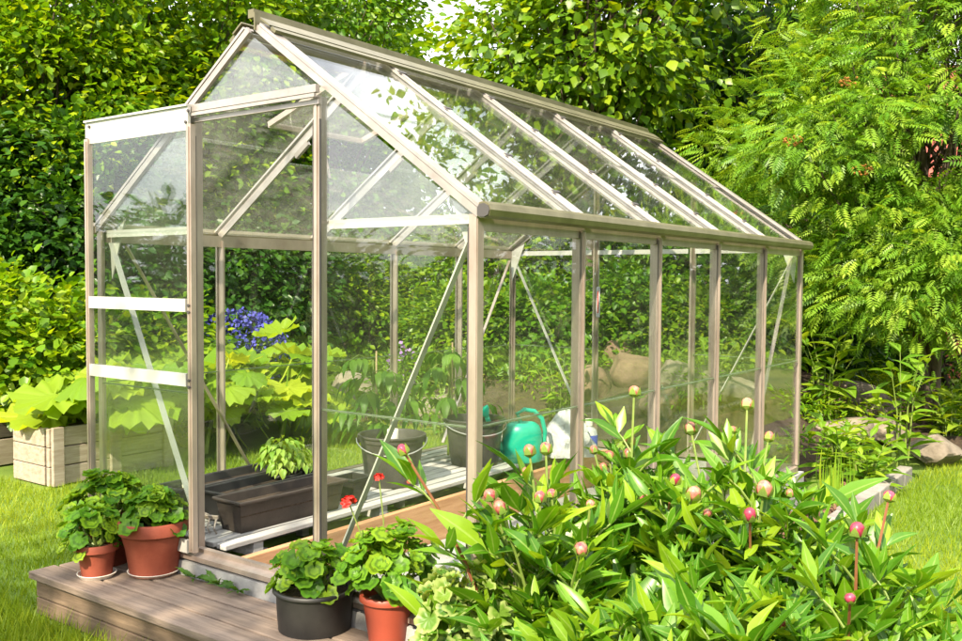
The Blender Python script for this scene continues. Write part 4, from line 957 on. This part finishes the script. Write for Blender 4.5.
# hazel over the roof, dark maple behind, rowan at the right
tree('hazel_tree', 'broad-leaved bright green hazel rising behind the roof ridge', gp(596, 9.6), [(0, 0, 3.6, 1.35, 1.1, 1.5), (-.4, -.2, 3.0, 1.2, 1.0, .9), (.5, .1, 4.6, 1.2, 1.1, 1.0)], 430, 34, .105, TL_BIG, 'leaf_hazel', .07, 26, .26, None, 3, .4)
tree('hazel_tree', 'shaded dark tree with several trunks between hazel and rowan', gp(745, 11.8), [(0, 0, 4.3, 1.6, 1.2, 1.9), (.3, .3, 3.2, 1.5, 1.0, 1.1)], 230, 38, .135, TL_BIG, 'leaf_dark', .08, 26, .28, None, 4, .4)
rw, C = tree('rowan_tree', 'rowan tree with feathery leaves and orange berry clusters', gp(930, 8.6), [(0, 0, 2.9, 1.35, 1.2, 1.3), (-.6, -.4, 2.3, 1.15, 1.0, .95), (.2, .2, 4.2, 1.3, 1.2, 1.0), (.45, -.2, 1.75, .9, .9, .8), (-.2, -.5, 1.6, .7, .6, .5), (0.1, -.7, 1.2, .75, .6, .5)], 1050, 20, .155, TL_PIN, 'leaf_rowan', .045, 46, .18, None, 3, .5, .3, hole=(at(942, 152, 7.5), ray(942, 152)/np.linalg.norm(ray(942, 152)), .23))
BER = None
for (px, py, dd) in ((850, 82, 7.35), (793, 141, 7.35), (862, 170, 7.35), (838, 228, 8.0)):
    p = V3(at(px, py, dd))-V3(rw.location); m_ = MB()
    for i in range(26):
        u_ = Vector(unit(1)[0].tolist()); c_ = p+Vector((u_.x*.07, u_.y*.07, u_.z*.035)); r = .011
        V = [c_+Vector(q)*r for q in ((1, 0, 0), (-1, 0, 0), (0, 1, 0), (0, -1, 0), (0, 0, 1), (0, 0, -1))]
        m_.add(V, [(0, 2, 4), (2, 1, 4), (1, 3, 4), (3, 0, 4), (2, 0, 5), (1, 2, 5), (3, 1, 5), (0, 3, 5)])
    m_.build('berry_cluster', 'berry_orange', rw)
# far wood closing the garden
far = thing('far_wood', 'dark far woodland closing the view behind the garden', 'wood'); far['kind'] = 'stuff'
E2 = []
for px, ds, h in ((-250, 17, 3.2), (-80, 17, 3.4), (60, 18, 3.3), (200, 18, 3.2), (330, 19, 3.3), (480, 19, 1.6), (600, 18, 2.8), (720, 17, 3.4), (840, 23, 3.6), (1000, 23, 2.6), (1150, 17, 3.2)):
    p = gp(px, ds); E2.append((p[0], p[1], GZ+h*.9, 1.9, 1.7, h))
for k in range(33):
    a = R_(83-8.4*k); hh = (1.0 if -170 < 83-8.4*k < -112 else 2.6)+.4*math.sin(k*2.1); E2.append((2+17*math.cos(a), -1+17*math.sin(a), GZ+hh, 2.1, 2.1, hh))
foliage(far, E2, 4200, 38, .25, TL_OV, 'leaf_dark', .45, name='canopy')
C2, _ = crown_pts(E2, 60)
for i, e in enumerate(E2): MB().tube([(e[0], e[1], GZ-.1), (e[0]+.1, e[1], GZ+1.5), (e[0], e[1]+.1, GZ+e[5]*1.5)], [.15, .12, .05], 8).build('trunk', 'bark', far, smooth=True)
# red house far behind the rowan
hp = gp(965, 16.5); hs = thing('red_house', 'red house with a red tiled roof glimpsed through the rowan', 'house', (hp[0], hp[1], GZ), None, YAW-.25)
MB().box((0, 0, 1.4), (4.2, 4, 2.8)).build('wall', 'red_wall', hs)
MB().add([(-2.5, -2.3, 2.75), (2.5, -2.3, 2.75), (2.5, 0, 4.7), (-2.5, 0, 4.7), (2.5, 2.3, 2.75), (-2.5, 2.3, 2.75), (-2.5, -2.3, 2.6), (2.5, -2.3, 2.6), (2.5, 2.3, 2.6), (-2.5, 2.3, 2.6)], [(0, 1, 2, 3), (3, 2, 4, 5), (6, 9, 8, 7), (0, 6, 7, 1), (4, 8, 9, 5), (0, 3, 5, 9, 6), (1, 7, 8, 4, 2)]).build('roof', 'red_roof', hs)
for x in (-1.1, 1.1):
    wn = MB().box((x, -2.02, 1.5), (.9, .05, 1.2)).build('window', 'house_trim', hs); MB().box((x, -2.06, 1.5), (.74, .03, 1.04)).build('pane', 'window_dark', wn)

# ------------------------------------------------------------------ perennials at the right and behind
PL = [mesh_np('plant_leaf', *blade(5, wd, .18, be, .42), 'leaf_perennial', True, rad=np.tile([1, 0, 1], 6)) for wd, be in ((.42, .4), (.5, .6), (.36, .2))]
def perennial(label, base, nst, h, spread, lsize, seed, meshes=PL, nl=9, group=None, mat='stalk_green'):
    rs = random.Random(seed); t = thing('leafy_plant', label, 'plant', base, group)
    for i in range(nst):
        a = i*2.4+seed; r = spread*math.sqrt((i+.5)/nst); tip = Vector((math.cos(a)*r, math.sin(a)*r, h*rs.uniform(.7, 1.05))); b = Vector((tip.x*.25, tip.y*.25, -.03))
        c1 = Vector((tip.x*.4, tip.y*.4, tip.z*.6))
        MB().tube([b, (b+c1)/2+Vector((0, 0, .02)), c1, tip], [.007, .006, .005, .002], 5).build('stem', mat, t, smooth=True)
        for k in range(nl):
            q = .2+.8*k/(nl-1); p = b*(1-q)**2+c1*2*q*(1-q)+tip*q*q; aa = a+k*2.4
            link('leaf', rs.choice(meshes), t, lmat(p, (math.cos(aa), math.sin(aa), .35+.5*q), (rs.uniform(-.3, .3), rs.uniform(-.3, .3), 1), lsize*rs.uniform(.7, 1.15)*(1.1-.35*q)))
    return t
def pb(px, py, z=GZ+.03): p = onz(px, py, z); return (p[0], p[1], z)
perennial('tall broad-leaved perennial by the far greenhouse corner', tuple(gp(828, 8.0)), 8, .85, .34, .27, 1, group='perennials by the rockery')
perennial('pale yellow-green young plant in front of the rowan', tuple(gp(905, 7.0)), 5, .80, .26, .24, 2, group='perennials by the rockery')
perennial('bushy perennial in front of the flat-topped boulder', tuple(gp(845, 6.6)), 9, .38, .26, .19, 3, group='perennials by the rockery')
perennial('short leafy plant at the end of the mulch strip', tuple(gp(872, 6.3)), 7, .30, .2, .17, 4, group='perennials by the rockery')
perennial('low leafy plant among the boulders beside the lawn', tuple(gp(955, 8.2)), 8, .42, .3, .20, 5, group='perennials by the rockery')
perennial('leafy perennial right behind the rear glass wall', tuple(gp(560, 7.8)), 10, .6, .3, .14, 6, group='perennials by the rockery')
perennial('bright leafy perennial beyond the left glass by the buckets', tuple(gp(447, 7.6)), 10, .5, .3, .12, 7, group='perennials by the rockery')
perennial('leafy perennial beyond the left glass beside the dark boulder', tuple(gp(330, 9.2)), 10, .5, .35, .13, 8, group='perennials by the rockery')
perennial('low perennial behind the greenhouse between boulders', tuple(gp(710, 7.6)), 10, .55, .3, .14, 9, group='perennials by the rockery')
IRIS = [mesh_np('strap_leaf', *blade(6, .07, .1, .3, .3), 'leaf_perennial', True, rad=np.tile([1, .5, 1], 7))]
for k, (px, ds, lab) in enumerate(((845, 5.6, 'tuft of narrow strap leaves in the mulch strip'), (800, 5.9, 'tuft of strap leaves against the far greenhouse post'))):
    p = gp(px, ds); t = thing('strap_leaf_plant', lab, 'plant', (max(1.08, min(p[0], 1.2)), p[1], GZ+.03))
    for i in range(15):
        a = i*2.4; link('leaf', IRIS[0], t, lmat((math.cos(a)*.04, math.sin(a)*.04, 0), (math.cos(a)*.4, math.sin(a)*.4, 1), (math.cos(a), math.sin(a), .3), random.uniform(.16, .32)))
# blue flowering clump seen through the opening, purple flowers beyond the glass
def flower_mass(name, label, base, r, h, n, mat, lmat_):
    t = thing(name, label, 'flowers', base)
    foliage(t, [(base[0], base[1], base[2]+h*.45, r, r*.8, h*.45)], 50, 30, .06, TL_LN, lmat_, .10, name='foliage')
    T = (np.array([(-.5, -.5, 0), (.5, -.5, .1), (.5, .5, 0), (-.5, .5, .1)]), np.array([(0, 1, 2, 3)]))
    C_, U_ = crown_pts([(0, 0, h*.62, r, r*.8, h*.38)], n, .7); V, F, rr = scatter(T, C_, rng.normal(size=(n, 3)), unit(n), .027*rng.uniform(.5, 1.3, n))
    o = link('blossom', mesh_np('blossom', V, F, mat, False, rr), t); o['kind'] = 'stuff'
    for i in range(9): MB().tube([(0, 0, -.05), (r*.5*math.cos(i*2.4), r*.4*math.sin(i*2.4), h*.7)], [.008, .004], 5).build('stem', 'stalk_green', t)
flower_mass('blue_flower_clump', 'mass of violet-blue flowers seen through the door opening', gp(238, 8.6), .52, 1.05, 3200, 'petal_blue', 'leaf_mid')
flower_mass('purple_flower_clump', 'small clump of purple flowers beyond the left glass', gp(402, 8.4), .16, .75, 120, 'petal_purple', 'leaf_mid')

# low plants spreading over the rockery
gc = thing('ground_cover', 'low green ground cover spreading between the rockery boulders', 'ground cover'); gc['kind'] = 'stuff'
E3 = []
for i in range(85):
    x = random.uniform(-3.2, 2.0); y = random.uniform(4.6 if x < .6 else 5.8, 8.1); E3.append((x, y, GZ+.07+mound(x, y), random.uniform(.16, .34), random.uniform(.16, .34), random.uniform(.06, .16)))
foliage(gc, E3, 1500, 24, .06, TL_LN, 'leaf_yellow', .07, name='leafage')
foliage(gc, [(random.uniform(-8, -3.6), random.uniform(5.7, 7.8), GZ+.08, .3, .3, .14) for i in range(40)], 400, 26, .06, TL_OV, 'leaf_mid', .08, name='leafage')
# ------------------------------------------------------------------ trees at the photographer's back: their shade dapples the deck and lawn
tree('garden_tree', 'open-crowned garden tree on the lawn in front of the greenhouse', (.65, -7.2, GZ), [(0, 0, 5.2, 1.5, 1.3, 1.2)], 120, 26, .13, TL_OV, 'leaf_mid', .09, 20, .28, None, 1)

# ------------------------------------------------------------------ grass
def grass(nm, label, x0, x1, y0, y1, n, h, excl):
    P = np.stack([rng.uniform(x0, x1, n), rng.uniform(y0, y1, n)], 1); keep = np.ones(n, bool)
    for a, b, c_, d_ in excl: keep &= ~((P[:, 0] > a) & (P[:, 0] < b) & (P[:, 1] > c_) & (P[:, 1] < d_))
    P = P[keep]; n = len(P); z = ground_z(P[:, 0], P[:, 1])
    hh = h*rng.uniform(.5, 1.3, n); a = rng.uniform(0, 6.283, n); lean = rng.uniform(.1, .8, n); b = rng.uniform(0, 6.283, n)
    B = np.stack([P[:, 0], P[:, 1], z-.003], 1); s = np.stack([np.cos(a), np.sin(a), 0*a], 1)*.0028
    tip = B+np.stack([np.cos(b)*lean*hh, np.sin(b)*lean*hh, hh], 1)
    V = np.stack([B-s, B+s, tip], 1).reshape(-1, 3); F = np.arange(3*n).reshape(-1, 3)
    r = np.repeat(np.clip(.5+.35*np.sin(P[:, 0]*2.1+1)*np.cos(P[:, 1]*1.7)+rng.normal(size=n)*.22, 0, 1), 3)
    tag(link(nm, mesh_np(nm, V, F, 'grass_blade', False, r)), label, 'grass', kind='stuff')
grass('grass', 'sunlit mown grass around the pots and raised bed', -5.2, -.6, -1.2, 4.2, 110000, .045, [(-.9, 1.4, -.4, 6), (-4.35, -2.9, .8, 3.95), (-1.1, 1.1, -.05, 3.2)])
grass('grass', 'mown grass beyond the stone edging', 1.33, 3.6, 1.6, 9, 60000, .05, [(1.0, 2.8, 1.0, 1.62)])
grass('grass', 'long grass tufts along the deck front', -1.25, .2, -.75, -.37, 5000, .085, [(-.9, 1.4, -.4, 6)])
grass('grass', 'mown grass in front of the deck and around the peony bed', -4.5, 4.6, -3.4, 1.6, 90000, .045, [(-.9, 1.4, -.4, 6), (1.0, 2.78, -.97, 1.65), (-5.2, -.6, -1.2, 4.2), (-.9, 1.1, -.4, 3.2)])
